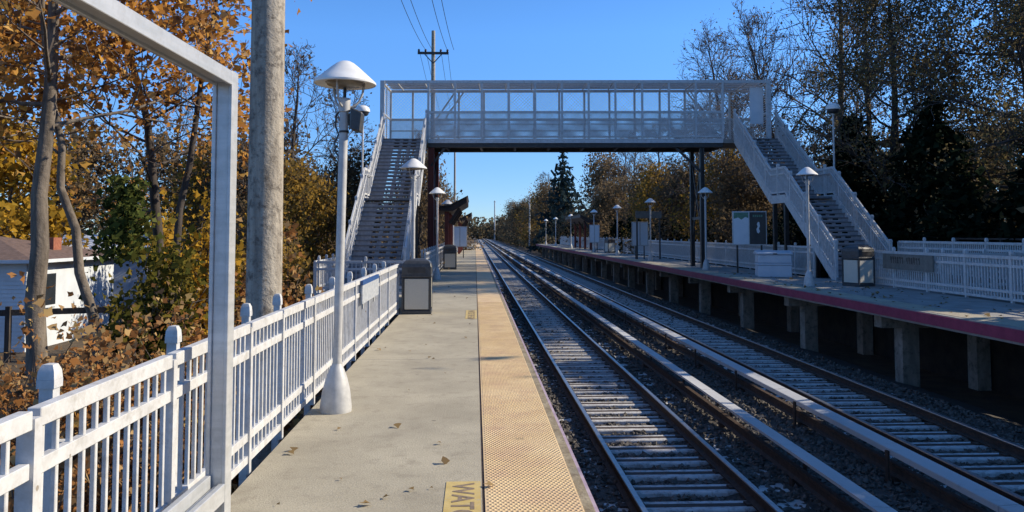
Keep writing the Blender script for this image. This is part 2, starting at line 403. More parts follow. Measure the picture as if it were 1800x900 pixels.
# ------------------------------------------------------------------ platforms
def text_mesh(s, size, mat, parent, loc, rz, name='lettering', thick=.0015, rx=0, sx=1):
    c = bpy.data.curves.new(name, 'FONT'); c.body = s; c.size = size; c.extrude = thick; c.align_x = 'LEFT'; c.offset = size * .018
    t = bpy.data.objects.new(name, c); COL.objects.link(t)
    dg = bpy.context.evaluated_depsgraph_get(); dg.update()
    me = bpy.data.meshes.new_from_object(t.evaluated_get(dg)); bpy.data.objects.remove(t)
    me.materials.clear(); me.materials.append(M[mat])
    o = bpy.data.objects.new(name, me); COL.objects.link(o); o.parent = parent
    o.location = loc; o.rotation_euler = (rx, 0, rz); o.scale = (sx, 1, 1)
    return o

pl = tag(MB().box(-1.57, .05, -5, 132, -.30, 0).build('platform', 'concrete'), kind='structure')
y = -5.0
eb = MB(); eb.box(.672, .738, -5, 132, -.30, -.004); eb.build('concrete_edge', 'edge_tan', pl)
MB().box(.739, .762, -5, 132, -.20, -.006).build('edge_board', 'edge_lilac', pl)
MB().box(.068, .671, -5, 132, -.30, .0).build('tactile_bed', 'tactile', pl)
MB().box(.051, .067, -5, 132, -.30, -.006).build('joint_strip', 'rail_rust', pl)
jb = MB()
for i in range(18): jb.box(-1.565, .045, 4.9 + 6.1 * i - .0025, 4.9 + 6.1 * i + .0025, .0005, .0012)
jb.build('expansion_joint', 'concrete_grey', pl)
# truncated domes of the warning strip
cx = np.arange(18) * .0325 + .090; cy = np.arange(3.8, 20, .0325)
gx, gy = np.meshgrid(cx, cy); gx = gx + (np.arange(len(cy)) % 2)[:, None] * .01625
cen = np.stack([gx.ravel(), gy.ravel()], 1); k = 8
ang = np.arange(k) * 2 * PI / k; ring = np.stack([np.cos(ang), np.sin(ang)], 1)
lowr = np.concatenate([cen[:, None, :] + ring[None] * .0115, np.full((len(cen), k, 1), .0003)], 2)
top = np.concatenate([cen[:, None, :] + ring[None] * .0065, np.full((len(cen), k, 1), .0055)], 2)
nx = np.roll(np.arange(k), -1)
side = np.stack([lowr, lowr[:, nx], top[:, nx], top], 2).reshape(-1, 4, 3)
topq = np.concatenate([top[:, [0, 1, 2, 3]][:, None], top[:, [3, 4, 5, 6]][:, None], top[:, [6, 7, 0, 3]][:, None]], 1).reshape(-1, 4, 3)
np_mesh('warning_domes', np.concatenate([side, topq]), 4, 'tactile', pl)
for i in range(22):
    MB().box(-.35, .30, 2 + i * 5.8, 2.5 + i * 5.8, -1.8, -.31).build('pier', 'concrete_grey', pl)
MB().box(-1.5, -1.2, -5, 132, -1.8, -.32).build('back_wall', 'concrete_grey', pl)
# painted warnings on the floor, read facing the track
for y0 in (5.60, 17.85):
    mk = MB().box(-.19, .040, y0 - 1.75, y0, .0010, .0040).build('painted_marking', 'paint_yellow', pl)
    text_mesh('WATCH THE GAP', .20, 'paint_dark', mk, (-.14, y0 - .045, .0052), -PI / 2, sx=1.12, thick=.0008)

# far platform
pr = tag(MB().box(8.48, 11.42, -6, 112, -.05, .2).build('platform', 'concrete_grey'), kind='structure')
MB().box(8.440, 8.477, -6, 112, -.005, .185).build('edge_board', 'edge_red', pr)
MB().box(8.60, 9.20, -6, 112, .201, .206).build('tactile_bed', 'concrete', pr)
for i in range(22):
    y = 1.05 + i * 5.45 if i else 1.0
    y = 17.4 + (i - 3) * 5.2
    MB().box(9.25, 9.62, y - .17, y + .17, -1.8, -.36).build('pier', 'pier', pr)
    MB().box(8.80, 11.4, y - .16, y + .16, -.359, -.051).build('cross_beam', 'pier', pr)
    MB().box(10.9, 11.2, y - .17, y + .17, -1.8, -.36).build('pier', 'pier', pr)
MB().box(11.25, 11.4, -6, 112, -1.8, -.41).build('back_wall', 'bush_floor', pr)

# fallen leaves
fl = np.stack([rng.uniform(-1.45, .0, 34), 3.6 + 22 * rng.random(34) ** 1.3, np.full(34, .012)], 1)
ex = np.stack([rng.normal(.05, .5, 9), rng.normal(5.6, .8, 9), np.full(9, .012)], 1); ex[:, 0] = np.clip(ex[:, 0] - .6, -1.4, .5)
pf = np.stack([rng.uniform(8.7, 11.2, 160), rng.uniform(10, 30, 160), np.full(160, .215)], 1)
o = np_mesh('fallen_leaves', np.concatenate([leaf_verts(np.concatenate([fl, ex]), .055, rng, LEAF, 4), leaf_verts(pf, .10, rng, LEAF, 4)]), 8, 'fallen')
tag(o, 'dry brown leaves scattered on the platforms', 'leaves', kind='stuff')

# ------------------------------------------------------------------ fences
def finial_post(b, x, y, z0, zt, w=.062):
    b.box(x - w / 2, x + w / 2, y - w / 2, y + w / 2, z0, zt - .10)
    h = w / 2 + .008
    b.box(x - h, x + h, y - h, y + h, zt - .099, zt - .065)
    o = len(b.v); q = h * .98
    for f, z in ((1, zt - .0645), (.92, zt - .03), (.62, zt - .004), (.2, zt)):
        b.v += [(x - q * f, y - q * f, z), (x + q * f, y - q * f, z), (x + q * f, y + q * f, z), (x - q * f, y + q * f, z)]
    for i in range(3):
        for j in range(4): b.f.append((o + i * 4 + j, o + i * 4 + (j + 1) % 4, o + i * 4 + 4 + (j + 1) % 4, o + i * 4 + 4 + j))
    b.f.append((o + 12, o + 13, o + 14, o + 15)); b.f.append((o + 3, o + 2, o + 1, o))

def fence(name, label, p0, p1, joints, base, off=-.11, height=1.04, pitch=.11, cap_lag=.3, group=None, pw=.022):
    """rail fence from p0 to p1 (x,y); joints = distances along it; posts with caps stand at `off` to the side"""
    d = Vector((p1[0] - p0[0], p1[1] - p0[1], 0)); Ln = d.length; d.normalize(); sdv = Vector((-d.y, d.x, 0))
    f = thing(name, label, 'fence', (p0[0], p0[1], base), math.atan2(d.y, d.x), group)
    js = [j for j in joints if 0 <= j <= Ln]
    edges = sorted(set([0] + js + [Ln]))
    for a, c in zip(edges, edges[1:]):
        if c - a < .15: continue
        a2, c2 = a + .028, c - .028
        pn = MB()
        for z0, z1, dp in ((height - .07, height, .052), (height - .25, height - .19, .040), (.20, .26, .040), (.045, .10, .046)):
            pn.box(a2, c2, -dp / 2, dp / 2, z0, z1)
        pk = pn; x = a2 + .05
        while x < c2 - .03:
            for z0, z1 in ((.10, .20), (.26, height - .25), (height - .19, height - .07)):
                pk.box(x - pw / 2, x + pw / 2, -pw / 2, pw / 2, z0 - .004, z1 + .004)
            x += pitch
        pk.build('picket_panel', 'white', f, bevel=.003 if Ln < 20 else 0)
    for j in edges:
        MB().box(j - .0265, j + .0265, -.033, .033, -.03, height - .03).build('splice_post', 'white', f)
    x = edges[0] + cap_lag
    for j in edges[:-1]:
        xx = min(j + cap_lag, Ln)
        b = MB(); finial_post(b, xx, -off, -.35, height + .115, .056)
        b.bar((xx, -off - .01, height - .22), (xx, .02, height - .22), .05, .04)
        b.bar((xx, -off - .01, .22), (xx, .02, .22), .05, .04)
        b.build('capped_post', 'white', f, smooth=40)
    return f
J = [3.10 - 1.0, 4.47 - 1, 5.97 - 1, 6.95 - 1, 8.3 - 1, 9.7 - 1, 11.1 - 1, 12.5 - 1, 13.9 - 1, 15.3 - 1]
fence('platform_fence', 'white picket fence along the near platform, from the camera to the trash can', (-1.64, 1.0), (-1.64, 17.3), J, 0, off=-.11, cap_lag=.35)
fence('platform_fence', 'low white fence crossing in front of the foot of the left stairs', (-4.25, 21.9), (-1.72, 21.9), [1.25], 0, off=-.08, cap_lag=.06, height=.95)
fence('platform_fence', 'short white fence flanking the landing left of the left stairs', (-4.3, 25.3), (-4.3, 22.0), [1.1, 2.2], 0, off=.08, cap_lag=.06, height=.95)
fence('platform_fence', 'white fence of the near platform past the left stairs', (-1.64, 26.5), (-1.64, 90), [1.5 * i for i in range(1, 43)], 0, off=-.11, cap_lag=.4, pitch=.13)
fence('platform_fence', 'white fence on the far platform in front, at the right edge of the picture', (11.46, 23.3), (11.46, 2), [1.62 * i for i in range(1, 12)], .2, off=.0, height=1.0, cap_lag=0, pitch=.105, pw=.03)
fence('platform_fence', 'long white fence along the far platform, running away past the storage box', (11.46, 26.9), (11.46, 111), [1.6 * i for i in range(1, 53)], .2, off=.0, cap_lag=0, height=1.05, pitch=.12, pw=.034)
fence('platform_fence', 'white fence closing the landing behind the right stairs foot', (13.7, 19.6), (13.7, 25.6), [1.5, 3.0, 4.5], .45, off=.0, cap_lag=0, height=1.0, pitch=.09, pw=.03)
fence('platform_fence', 'short white fence returning from the landing at the right stairs', (11.55, 19.5), (13.65, 19.5), [1.05], .2, off=.0, cap_lag=0, height=1.0, pitch=.1, pw=.03)
# landing slabs
tag(MB().box(-4.4, -1.58, 21.7, 25.4, -.3, -.004).box(-4.4, -4.1, 21.8, 22.1, -1.8, -.31).box(-2, -1.7, 21.8, 22.1, -1.8, -.31).build('path', 'concrete'), kind='structure')
tag(MB().box(11.43, 13.8, 19.3, 26.6, -.12, .196).box(13.4, 13.7, 19.5, 19.8, -1.8, -.13).build('path', 'concrete_grey'), kind='structure')
dr = thing('guard_rail', 'dark steel guard rail standing behind the right end of the far fence', 'railing', (15.2, 8, 0))
b = MB()
for z in (.9, 1.25, 1.52): b.bar((0, 0, z), (0, 17, z), .05, .05)
b.build('rail_bars', 'darksteel', dr)
for i in range(9): MB().box(-.03, .03, i * 2.1, i * 2.1 + .06, -1.8, 1.55).build('post', 'darksteel', dr)

# ------------------------------------------------------------------ empty sign frame in the foreground
fr = thing('sign_frame', 'tall empty grey metal frame standing on the platform in front of the white fence', 'frame', (-1.44, 4.72, 0), math.radians(-1.5))
def cpost(y0, y1, z0, z1):
    b = MB()                                      # hollow section with a recessed channel on its faces
    b.box(-.034, .034, y0 + .014, y1 - .014, z0, z1)
    b.box(-.056, -.0342, y0, y1, z0, z1); b.box(.0342, .056, y0, y1, z0, z1)
    return b
cpost(-.075, .03, 0, 2.62).build('post', 'frame', fr, bevel=.003)
cpost(-3.2, -3.11, 0, 2.62).build('post', 'frame', fr, bevel=.003)
b = MB(); b.box(-.034, .034, -3.105, -.080, 2.550, 2.60); b.box(-.056, -.0342, -3.105, -.080, 2.535, 2.615); b.box(.0342, .056, -3.105, -.080, 2.535, 2.615)
b.build('top_bar', 'frame', fr, bevel=.003)
b = MB()
b.box(-.056, -.022, -3.105, -.080, .20, .345); b.box(.022, .056, -3.105, -.080, .20, .30); b.box(-.0215, .0215, -3.105, -.080, .20, .262); b.box(-.006, .006, -3.105, -.080, .2625, .285)
b.build('bottom_bar', 'frame', fr, bevel=.003)
MB().box(-.07, .07, -.115, .025, .0, .012).build('base_plate', 'galv', fr)

# ------------------------------------------------------------------ platform lamps
def make_lamp(label, group):
    t = thing('platform_lamp', label, 'lamp', group=group)
    MB().lathe([(.0, .0), (.148, .0), (.150, .03), (.144, .10), (.130, .20), (.102, .31), (.072, .39), (.052, .43), (.046, .45)], 24).build('base', 'galv', t, smooth=50)
    MB().lathe([(.043, .44), (.042, 2.86), (.056, 2.865), (.058, 2.99), (.044, 3.0), (.0, 3.0)], 16).build('pole', 'galv', t, smooth=40)
    MB().lathe([(.016, 3.0), (.016, 3.17)], 10).build('stem', 'darksteel', t, smooth=60)
    for a in (.25, 2.35, 4.45):
        c, s = math.cos(a), math.sin(a)
        pts = [(c * r, s * r, z) for r, z in ((.045, 2.91), (.09, 2.925), (.14, 2.975), (.17, 3.05), (.185, 3.15))]
        MB().tube(pts, .011, 8).build('bracket_arm', 'galv', t, smooth=60)
    sh = MB().lathe([(.290, 3.130), (.299, 3.135), (.300, 3.150), (.290, 3.163), (.245, 3.203), (.19, 3.252), (.135, 3.300), (.090, 3.336), (.05, 3.358), (.001, 3.368)], 32)
    sh = sh.build('lamp_shade', 'lampwhite', t, smooth=35)
    MB().lathe([(.288, 3.132), (.27, 3.138), (.195, 3.160), (.19, 3.150)], 32).build('reflector', 'lampwhite', sh, smooth=40)
    MB().lathe([(.188, 3.155), (.17, 3.125), (.11, 3.108), (.001, 3.102)], 24).build('lens', 'lens', sh, smooth=50)
    return t
LG = 'cone shaded lamps along the near platform'
lamp0 = make_lamp('nearest cone-topped lamp on a bell base, with a black speaker strapped to its pole', LG)
lamp0.location = (-1.32, 7.85, 0)
for x, y, lab in ((-1.38, 18.15, 'cone-topped lamp right behind the trash can, in front of the left stairs'),
                  (-1.38, 29.6, 'cone-topped lamp beside the red column under the bridge end'),
                  (-1.38, 40.5, 'cone-topped lamp by the near end of the brown canopy'), (-1.38, 51.5, 'small distant lamp at the far end of the brown canopy')):
    dup(lamp0, (x, y, 0), R.uniform(0, 6), lab)
RG = 'cone shaded lamps along the far platform'
for x, y, lab in ((9.75, 13.3, 'lamp whose shade pokes in at the right edge of the picture'),
                  (9.4, 22.45, 'cone-topped lamp in front of the right stairs railing'),
                  (9.4, 32.6, 'dim cone-topped lamp under the right end of the bridge, behind the poster board'),
                  (9.4, 43.0, 'white-capped lamp above the double poster case on the far platform'),
                  (9.4, 53.1, 'white-capped lamp between the poster case and the trash can of the far platform'),
                  (9.4, 63.6, 'white-capped lamp beside the single poster case far along the far platform'),
                  (9.4, 79, 'tiny lamp close to the far platform canopy'),
                  (9.4, 94, 'tiny lamp beyond the far platform canopy'),
                  (9.4, 107, 'tiniest lamp at the very end of the far platform')):
    dup(lamp0, (x, y, .2), R.uniform(0, 6), lab, group=RG)
lamp0.rotation_euler[1] = math.radians(1.0)
sp = thing('loudspeaker', 'black box loudspeaker strapped to the nearest lamp pole with a looped cable', 'speaker', (-1.272, 7.85, 2.79))
b = MB().prism([(.07, -.10), (.17, -.13), (.19, .06), (.085, .11), (.07, .11)], 'y', -.085, .085); b.build('speaker_box', 'black', sp, bevel=.012)
b = MB()
for z in (-.13, .10): b.lathe([(.048, z), (.050, z + .001), (.050, z + .02), (.048, z + .021)], 14)
b.box(.045, .09, -.02, .02, -.06, .06); b.build('strap', 'darksteel', sp)
MB().tube([(.08, .06, .10), (-.03, .06, .12), (-.075, 0, .04), (-.082, 0, -.06), (-.05, 0, -.15), (-.085, -.01, -.22), (-.08, 0, -.31), (-.048, 0, -.36), (-.047, 0, -1.0)], .009, 6).build('cable', 'black', sp, smooth=80)

# stair landing lamps: domed cap over a dark globe
def landing_lamp(label):
    t = thing('landing_lamp', label, 'lamp', group='domed lamps on the stair landings')
    MB().lathe([(.0, 2.75), (.04, 2.75), (.036, 6.15), (.05, 6.16), (.05, 6.24), (.0, 6.24)], 12).build('pole', 'galv', t, smooth=40)
    MB().lathe([(.06, 6.24), (.17, 6.27), (.215, 6.33), (.225, 6.40), (.0, 6.41)], 20).build('globe', 'black', t, smooth=50)
    MB().lathe([(.262, 6.40), (.268, 6.44), (.25, 6.52), (.20, 6.59), (.12, 6.635), (.001, 6.65)], 24).build('lamp_shade', 'lampwhite', t, smooth=60)
    MB().bar((-.0, 0, 2.85), (-.25 if True else 0, 0, 2.85), .06, .06).build('bracket', 'galv', t)
    return t
ll = landing_lamp('domed lamp rising beside the right stairs'); ll.location = (13.62, 30.0, 0)
dup(ll, (-4.17, 30.0, -.22), PI, 'domed lamp rising left of the left stairs, behind the black speaker')

# ------------------------------------------------------------------ trash cans
def make_can(label):
    t = thing('trash_can', label, 'trash can', group='square trash cans with dark domed lids')
    w = .31
    MB().box(-w, w, -w, w, 0, .075).build('base', 'black', t, bevel=.01)
    b = MB()
    for sx in (-1, 1):
        for sy in (-1, 1): b.box(sx * w - .035 * (sx > 0) * 1 if sx > 0 else -w, sx * w if sx > 0 else -w + .035, w - .035 if sy > 0 else -w, w if sy > 0 else -w + .035, .076, .76)
    b.box(-w + .036, w - .036, -w + .036, w - .036, .076, .75)
    b.build('corner_frame', 'black', t, bevel=.004)
    for a in range(4):
        p = MB().box(-w + .06, w - .06, w - .034, w - .012, .10, .735).build('side_panel', 'trash_panel', t, bevel=.006); p.rotation_euler[2] = a * PI / 2
    b = MB().box(-w - .008, w + .008, -w - .008, w + .008, .761, .82)
    sec = [(1.0, .821), (1.0, .98), (.95, 1.05), (.80, 1.11), (.5, 1.145), (.15, 1.155)]
    o = len(b.v)
    for f, z in sec:
        q = w * f
        b.v += [(-q, -q, z), (q, -q, z), (q, q, z), (-q, q, z)]
    for i in range(len(sec) - 1):
        for j in range(4): b.f.append((o + i * 4 + j, o + i * 4 + (j + 1) % 4, o + i * 4 + 4 + (j + 1) % 4, o + i * 4 + 4 + j))
    k = o + 4 * len(sec) - 4; b.f.append((k, k + 1, k + 2, k + 3))
    ld = b.build('domed_lid', 'black', t, bevel=.012)
    for a in (0, PI):
        q = MB().box(-.19, .19, w - .008, w + .006, .86, .985).build('opening_flap', 'darksteel', ld, bevel=.01); q.rotation_euler[2] = a
    return t
can = make_can('trash can with pale panels and dark domed lid at the end of the near fence'); can.location = (-1.225, 17.35, 0); can.rotation_euler[2] = .02
dup(can, (10.85, 22.5, .2), PI / 4 - .42, 'trash can turned cornerwise at the foot of the right stairs')
dup(can, (-1.18, 38.2, 0), .05, 'shaded dark trash can beneath the brown canopy posts')
dup(can, (10.3, 61.5, .2), .3, 'distant dark trash can by the single poster case on the far platform')

# ------------------------------------------------------------------ storage box, boards, poster cases, signs
t = thing('storage_box', 'pale plastic salt storage box standing on the far platform', 'storage box', (10.25, 27.45, .2), math.radians(-12))
MB().box(-.55, .55, -.42, .42, 0, .40).build('lower_body', 'plastic_blue', t, bevel=.02)
MB().box(-.565, .565, -.435, .435, .405, .47).build('ledge', 'plastic_blue', t, bevel=.015)
MB().box(-.55, .55, -.42, .42, .475, .76).build('upper_body', 'plastic_blue', t, bevel=.02)
ld = MB().prism([(-.47, .765), (.47, .765), (.47, .86), (.1, .90), (-.47, .83)], 'x', -.59, .59).build('sloping_lid', 'plastic_blue', t, bevel=.015)
MB().box(-.07, .07, -.485, -.47, .775, .81).build('latch', 'darksteel', ld)
MB().tube([(.552, -.12, .58), (.57, -.05, .56), (.57, .06, .52), (.552, .10, .49)], .014, 6).build('handle', 'darksteel', t)

t = thing('information_board', 'two-panel board with a pale poster and a dark map, by the right stairs', 'information board', (10.32, 30, .2), math.radians(-6))
for x in (-.45, .45): MB().box(x - .03, x + .03, .03, .09, 0, 2.26).build('post', 'darksteel', t)
MB().box(-.64, .64, -.02, .029, 1.04, 2.32).build('case', 'galv', t, bevel=.008)
p = MB().box(-.60, -.035, -.027, -.0202, 1.08, 2.28).build('poster', 'paper', t)
MB().prism([(-.59, 2.27), (-.045, 2.27), (-.045, 2.06), (-.16, 2.10), (-.30, 2.00), (-.42, 2.08), (-.59, 2.03)], 'y', -.031, -.0272).build('green_print', 'green_print', p)
p = MB().box(.0, .60, -.027, -.0202, 1.08, 2.28).build('map_panel', 'map_dark', t)
b = MB().prism([(.27, 1.52), (.33, 1.48), (.38, 1.56), (.34, 1.66), (.38, 1.76), (.36, 1.90), (.31, 1.92), (.27, 1.83), (.30, 1.74), (.25, 1.64)], 'y', -.031, -.0272)
b.build('map_shape', 'paper', p)
b = MB()
for i in range(5): b.box(.12 + i * .075, .175 + i * .075, -.031, -.0272, 2.10, 2.18)
b.build('heading', 'green_print', p)

def poster_case(label, loc, rz=0, w=.55):
    t = thing('poster_case', label, 'poster case', loc, rz, 'poster cases on the platforms')
    for x in (-w / 2, w / 2): MB().box(x - .03, x + .03, .02, .08, 0, 2.1).build('post', 'darksteel', t)
    MB().box(-w, w, -.03, .0195, .75, 2.15).build('case', 'galv', t, bevel=.01)
    MB().box(-w + .06, -.04, -.036, -.0302, .81, 2.09).build('poster', 'paper', t)
    MB().box(.04, w - .06, -.036, -.0302, .81, 2.09).build('poster', 'paper', t)
    return t
poster_case('double white poster case under a lamp on the far platform', (8.95 + .6, 46.5, .2), -.05, .48)
poster_case('single white poster case far along the far platform', (9.35, 63.0, .2), -.1, .4)
poster_case('white poster case beyond the brown canopy on the near platform', (-1.05, 56, 0), .05, .5)

t = thing('station_sign', 'small white sign with a blue top band fixed to the near fence', 'sign', (-1.575, 12.45, 0))
MB().box(-.03, -.0, -.95, .95, .69, .955).build('sign_panel', 'sign_pale', t, bevel=.004)
MB().box(-.03, .003, -.95, .95, .957, 1.02).build('top_band', 'sign_blue', t)
b = MB()
for y in (-.62, .62): b.box(-.05, -.0305, y - .03, y + .03, .6, 1.0)
b.build('bracket', 'galv', t)
t = thing('station_sign', 'dark grey nameboard with worn lettering on the far fence right of the trash can', 'sign', (11.36, 20.9, .2))
MB().box(0, .04, -1.25, 1.2, .52, .93).build('sign_panel', 'sign_grey', t)
b = MB(); y = .80; r2 = random.Random(5)
for k in range(12):
    if k == 6: y -= .12
    b.box(-.006, -.0004, y - .085, y - .06, .68, .85); 
    b.box(-.006, -.0004, y - .058, y - .02, .68 + .14 * r2.random(), .71 + .14 * r2.random() * .2 + .13); y -= .115
b.build('worn_lettering', 'map_dark', t)
t = thing('hanging_sign', 'green-grey station nameboard on posts beside the double poster case', 'sign', (9.95, 46.0, .2))
MB().box(-.75, .75, -.03, .03, 2.35, 2.75).build('sign_panel', 'sign_grey', t)
for x in (-.66, .66): MB().box(x - .04, x + .04, .031, .1, 0, 2.8).build('post', 'darksteel', t)

# ------------------------------------------------------------------ canopies
def canopy(label, x, y0, y1, z, side, zb, cols):
    t = thing('platform_canopy', label, 'canopy', (x, y0, zb), 0, 'brown platform canopies')
    L_ = y1 - y0
    # rising wing roof: low at the back, up to the track side
    b = MB().prism([(-side * .75, z - .62), (-side * .75, z - .50), (side * .15, z - .42), (side * 1.0, z + .06), (side * 1.0, z - .22), (side * .30, z - .66)], 'y', 0, L_)
    b.build('roof', 'brown_steel', t, bevel=.02)
    MB().prism([(-side * .80, z - .497), (side * .15, z - .417), (side * 1.03, z + .075), (side * 1.03, z + .10), (side * .12, z - .36), (-side * .80, z - .44)], 'y', -.1, L_ + .1).build('roof_sheet', 'darksteel', t)
    for i in range(cols):
        yy = .4 + (L_ - .8) * i / max(1, cols - 1)
        MB().box(-.10, .10, yy - .09, yy + .09, 0, z - .67).build('column', 'red_steel', t)
        MB().bar((side * .12, yy, z - 1.25), (side * .62, yy, z - .50), .10, .14).build('brace', 'brown_steel', t)
    return t
canopy('dark brown winged canopy on red columns just past the bridge on the near platform', -1.38, 39.3, 47, 3.42, 1, 0, 3)
canopy('second dark canopy farther along the near platform', -1.3, 66, 80, 3.3, 1, 0, 4)
canopy('small dark canopy far along the far platform', 10.4, 72, 84, 3.1, -1, .2, 4)

# ------------------------------------------------------------------ footbridge
BR = math.radians(-3.0)
fb = thing('footbridge', 'white caged pedestrian footbridge crossing over both tracks', 'footbridge', (-4.05, 35.0, 0), BR)
LX, D = 16.75, 2.3              # length and depth in its own frame
x0, x1 = 2.02, 14.75            # span between the stair heads
MB().box(x0, x1, .02, .28, 5.40, 5.575).box(x0, x1, D - .28, D - .02, 5.40, 5.575).build('main_girder', 'darksteel', fb)
b = MB()
for i in range(9): b.box(x0 + .7 + i * 1.5, x0 + .8 + i * 1.5, .285, D - .285, 5.42, 5.57)
b.build('cross_beam', 'darksteel', fb)
MB().box(0, LX, 0, D, 5.577, 5.74).build('deck', 'concrete_grey', fb)
b = MB().box(x0, x1, -.03, -.002, 5.58, 5.76); b.build('fascia', 'white', fb)
MB().box(0, LX, D + .002, D + .03, 5.58, 5.76).build('fascia', 'white', fb)
def wire_panel(b, p, q, z0, z1, pitch, w, diag=True, q0=None, q1=None):
    """woven wire between (p,z0) and (q,z1); a lattice of thin crossing bars"""
    p, q = Vector((*p, 0)), Vector((*q, 0)); d = q - p; Ln = d.length; d.normalize(); h = z1 - z0
    if diag:
        c = -h
        while c < Ln:
            a0, a1 = max(0, c), min(Ln, c + h)
            for sgn in (0, 1):
                A = p + d * a0 + Vector((0, 0, z0 + (a0 - c) if not sgn else z1 - (a0 - c)))
                B = p + d * a1 + Vector((0, 0, z0 + (a1 - c) if not sgn else z1 - (a1 - c)))
                if (B - A).length > .02: b.bar(A, B, w, w)
            c += pitch
    else:
        x = pitch / 2
        while x < Ln:
            b.bar(p + d * x + Vector((0, 0, z0)), p + d * x + Vector((0, 0, z1)), w, w); x += pitch
for yy, xa, xb, nm in ((0, x0, x1, 'near'), (D, 0, LX, 'far')):
    b = MB()
    for z, hh in ((8.24, .12), (6.92, .10), (6.40, .05), (5.86, .07)): b.bar((xa, yy, z), (xb, yy, z), .07, hh)
    b.build('parapet_rail', 'white', fb)
    b = MB(); wire_panel(b, (xa, yy), (xb, yy), 5.80, 6.90, .080, .019)
    b.build('parapet_mesh', 'white', fb)
    b = MB(); wire_panel(b, (xa, yy), (xb, yy), 6.95, 8.20, .15, .009)
    b.build('cage_mesh', 'white', fb)
    n = 12
    xs = [x0 + (x1 - x0) * i / (n - 1) for i in range(n)] + ([0.03, 1.05, LX - .03, LX - 1.1] if yy else [])
    for x in xs: MB().box(x - .045, x + .045, yy - .045, yy + .045, 5.76, 8.29).build('cage_post', 'white', fb)
# stair-head corner posts and top rails on the near side
for x in (0.03, LX - .03): MB().box(x - .09, x + .09, -.09, .09, 5.75, 8.3).build('corner_post', 'white', fb)
b = MB(); b.bar((0, 0, 8.24), (x0, 0, 8.24), .07, .12); b.bar((x1, 0, 8.24), (LX, 0, 8.24), .07, .12)
b.build('head_beam', 'white', fb)
for x in (0.03, LX - .03):
    b = MB()
    for z in (8.24, 6.92, 5.86): b.bar((x, .1, z), (x, D - .05, z), .06, .08)
    for z in np.arange(5.95, 8.2, .10): b.bar((x, .1, z), (x, D - .05, z), .02, .022)
    b.bar((x, D / 2, 5.8), (x, D / 2, 8.24), .045, .045)
    b.build('end_cage', 'white', fb)
b = MB()
x = .62
while x < LX:
    b.bar((x, 0, 8.27), (x, D, 8.27), .04, .05); x += 1.18
for y in (.55, 1.15, 1.75): b.bar((0, y, 8.30), (LX, y, 8.30), .05, .04)
y = .06
while y < D: b.bar((.1, y, 8.325), (LX - .1, y, 8.325), .020, .008); y += .055
b.build('roof_cage', 'white', fb)
b = MB(); b.bar((x0 + .1, D - .1, 6.9), (x0 + 1.0, D - .1, 8.2), .05, .07); b.bar((x0 + .5, D - .1, 6.9), (x0 + 1.4, D - .1, 8.2), .05, .07)
b.bar((x1 - .1, D - .1, 6.9), (x1 - 1.1, D - .1, 8.2), .05, .07)
b.build('diagonal_brace', 'white', fb)
MB().box(LX - .72, LX - .14, .35, .40, 6.45, 8.05).build('end_sign_panel', 'paper', fb)
for x, y, m in ((x0 + .12, .15, 'red_steel'), (x0 + .12, D - .15, 'red_steel'), (x1 - .9, .15, 'darksteel'), (x1 - .9, D - .15, 'darksteel')):
    zb = 0 if x < 5 else .2
    q = .13 if x < 5 else .085
    c = MB().box(x - q, x + q, y - .018, y + .018, zb, 5.40); c.box(x - q, x - q + .03, y - .12, y + .12, zb, 5.40); c.box(x + q - .03, x + q, y - .12, y + .12, zb, 5.40)
    c.build('column', m, fb)
for x in (x0 + .12, x1 - .9):
    b = MB()
    b.bar((x, .3, 1.6), (x, D - .3, 4.8), .06, .08); b.bar((x, .3, 4.8), (x, D - .3, 1.6), .06, .08); b.bar((x, .2, 2.35), (x, D - .2, 2.35), .08, .12)
    b.build('cross_brace', 'darksteel', fb)
MB().bar((x1 - .9, .15, 4.3), (x1 - 2.0, .15, 5.38), .08, .1).build('knee_brace', 'darksteel', fb)
MB().bar((x0 + .12, .15, 4.6), (x0 + .7, .15, 5.38), .08, .1).build('knee_brace', 'darksteel', fb)

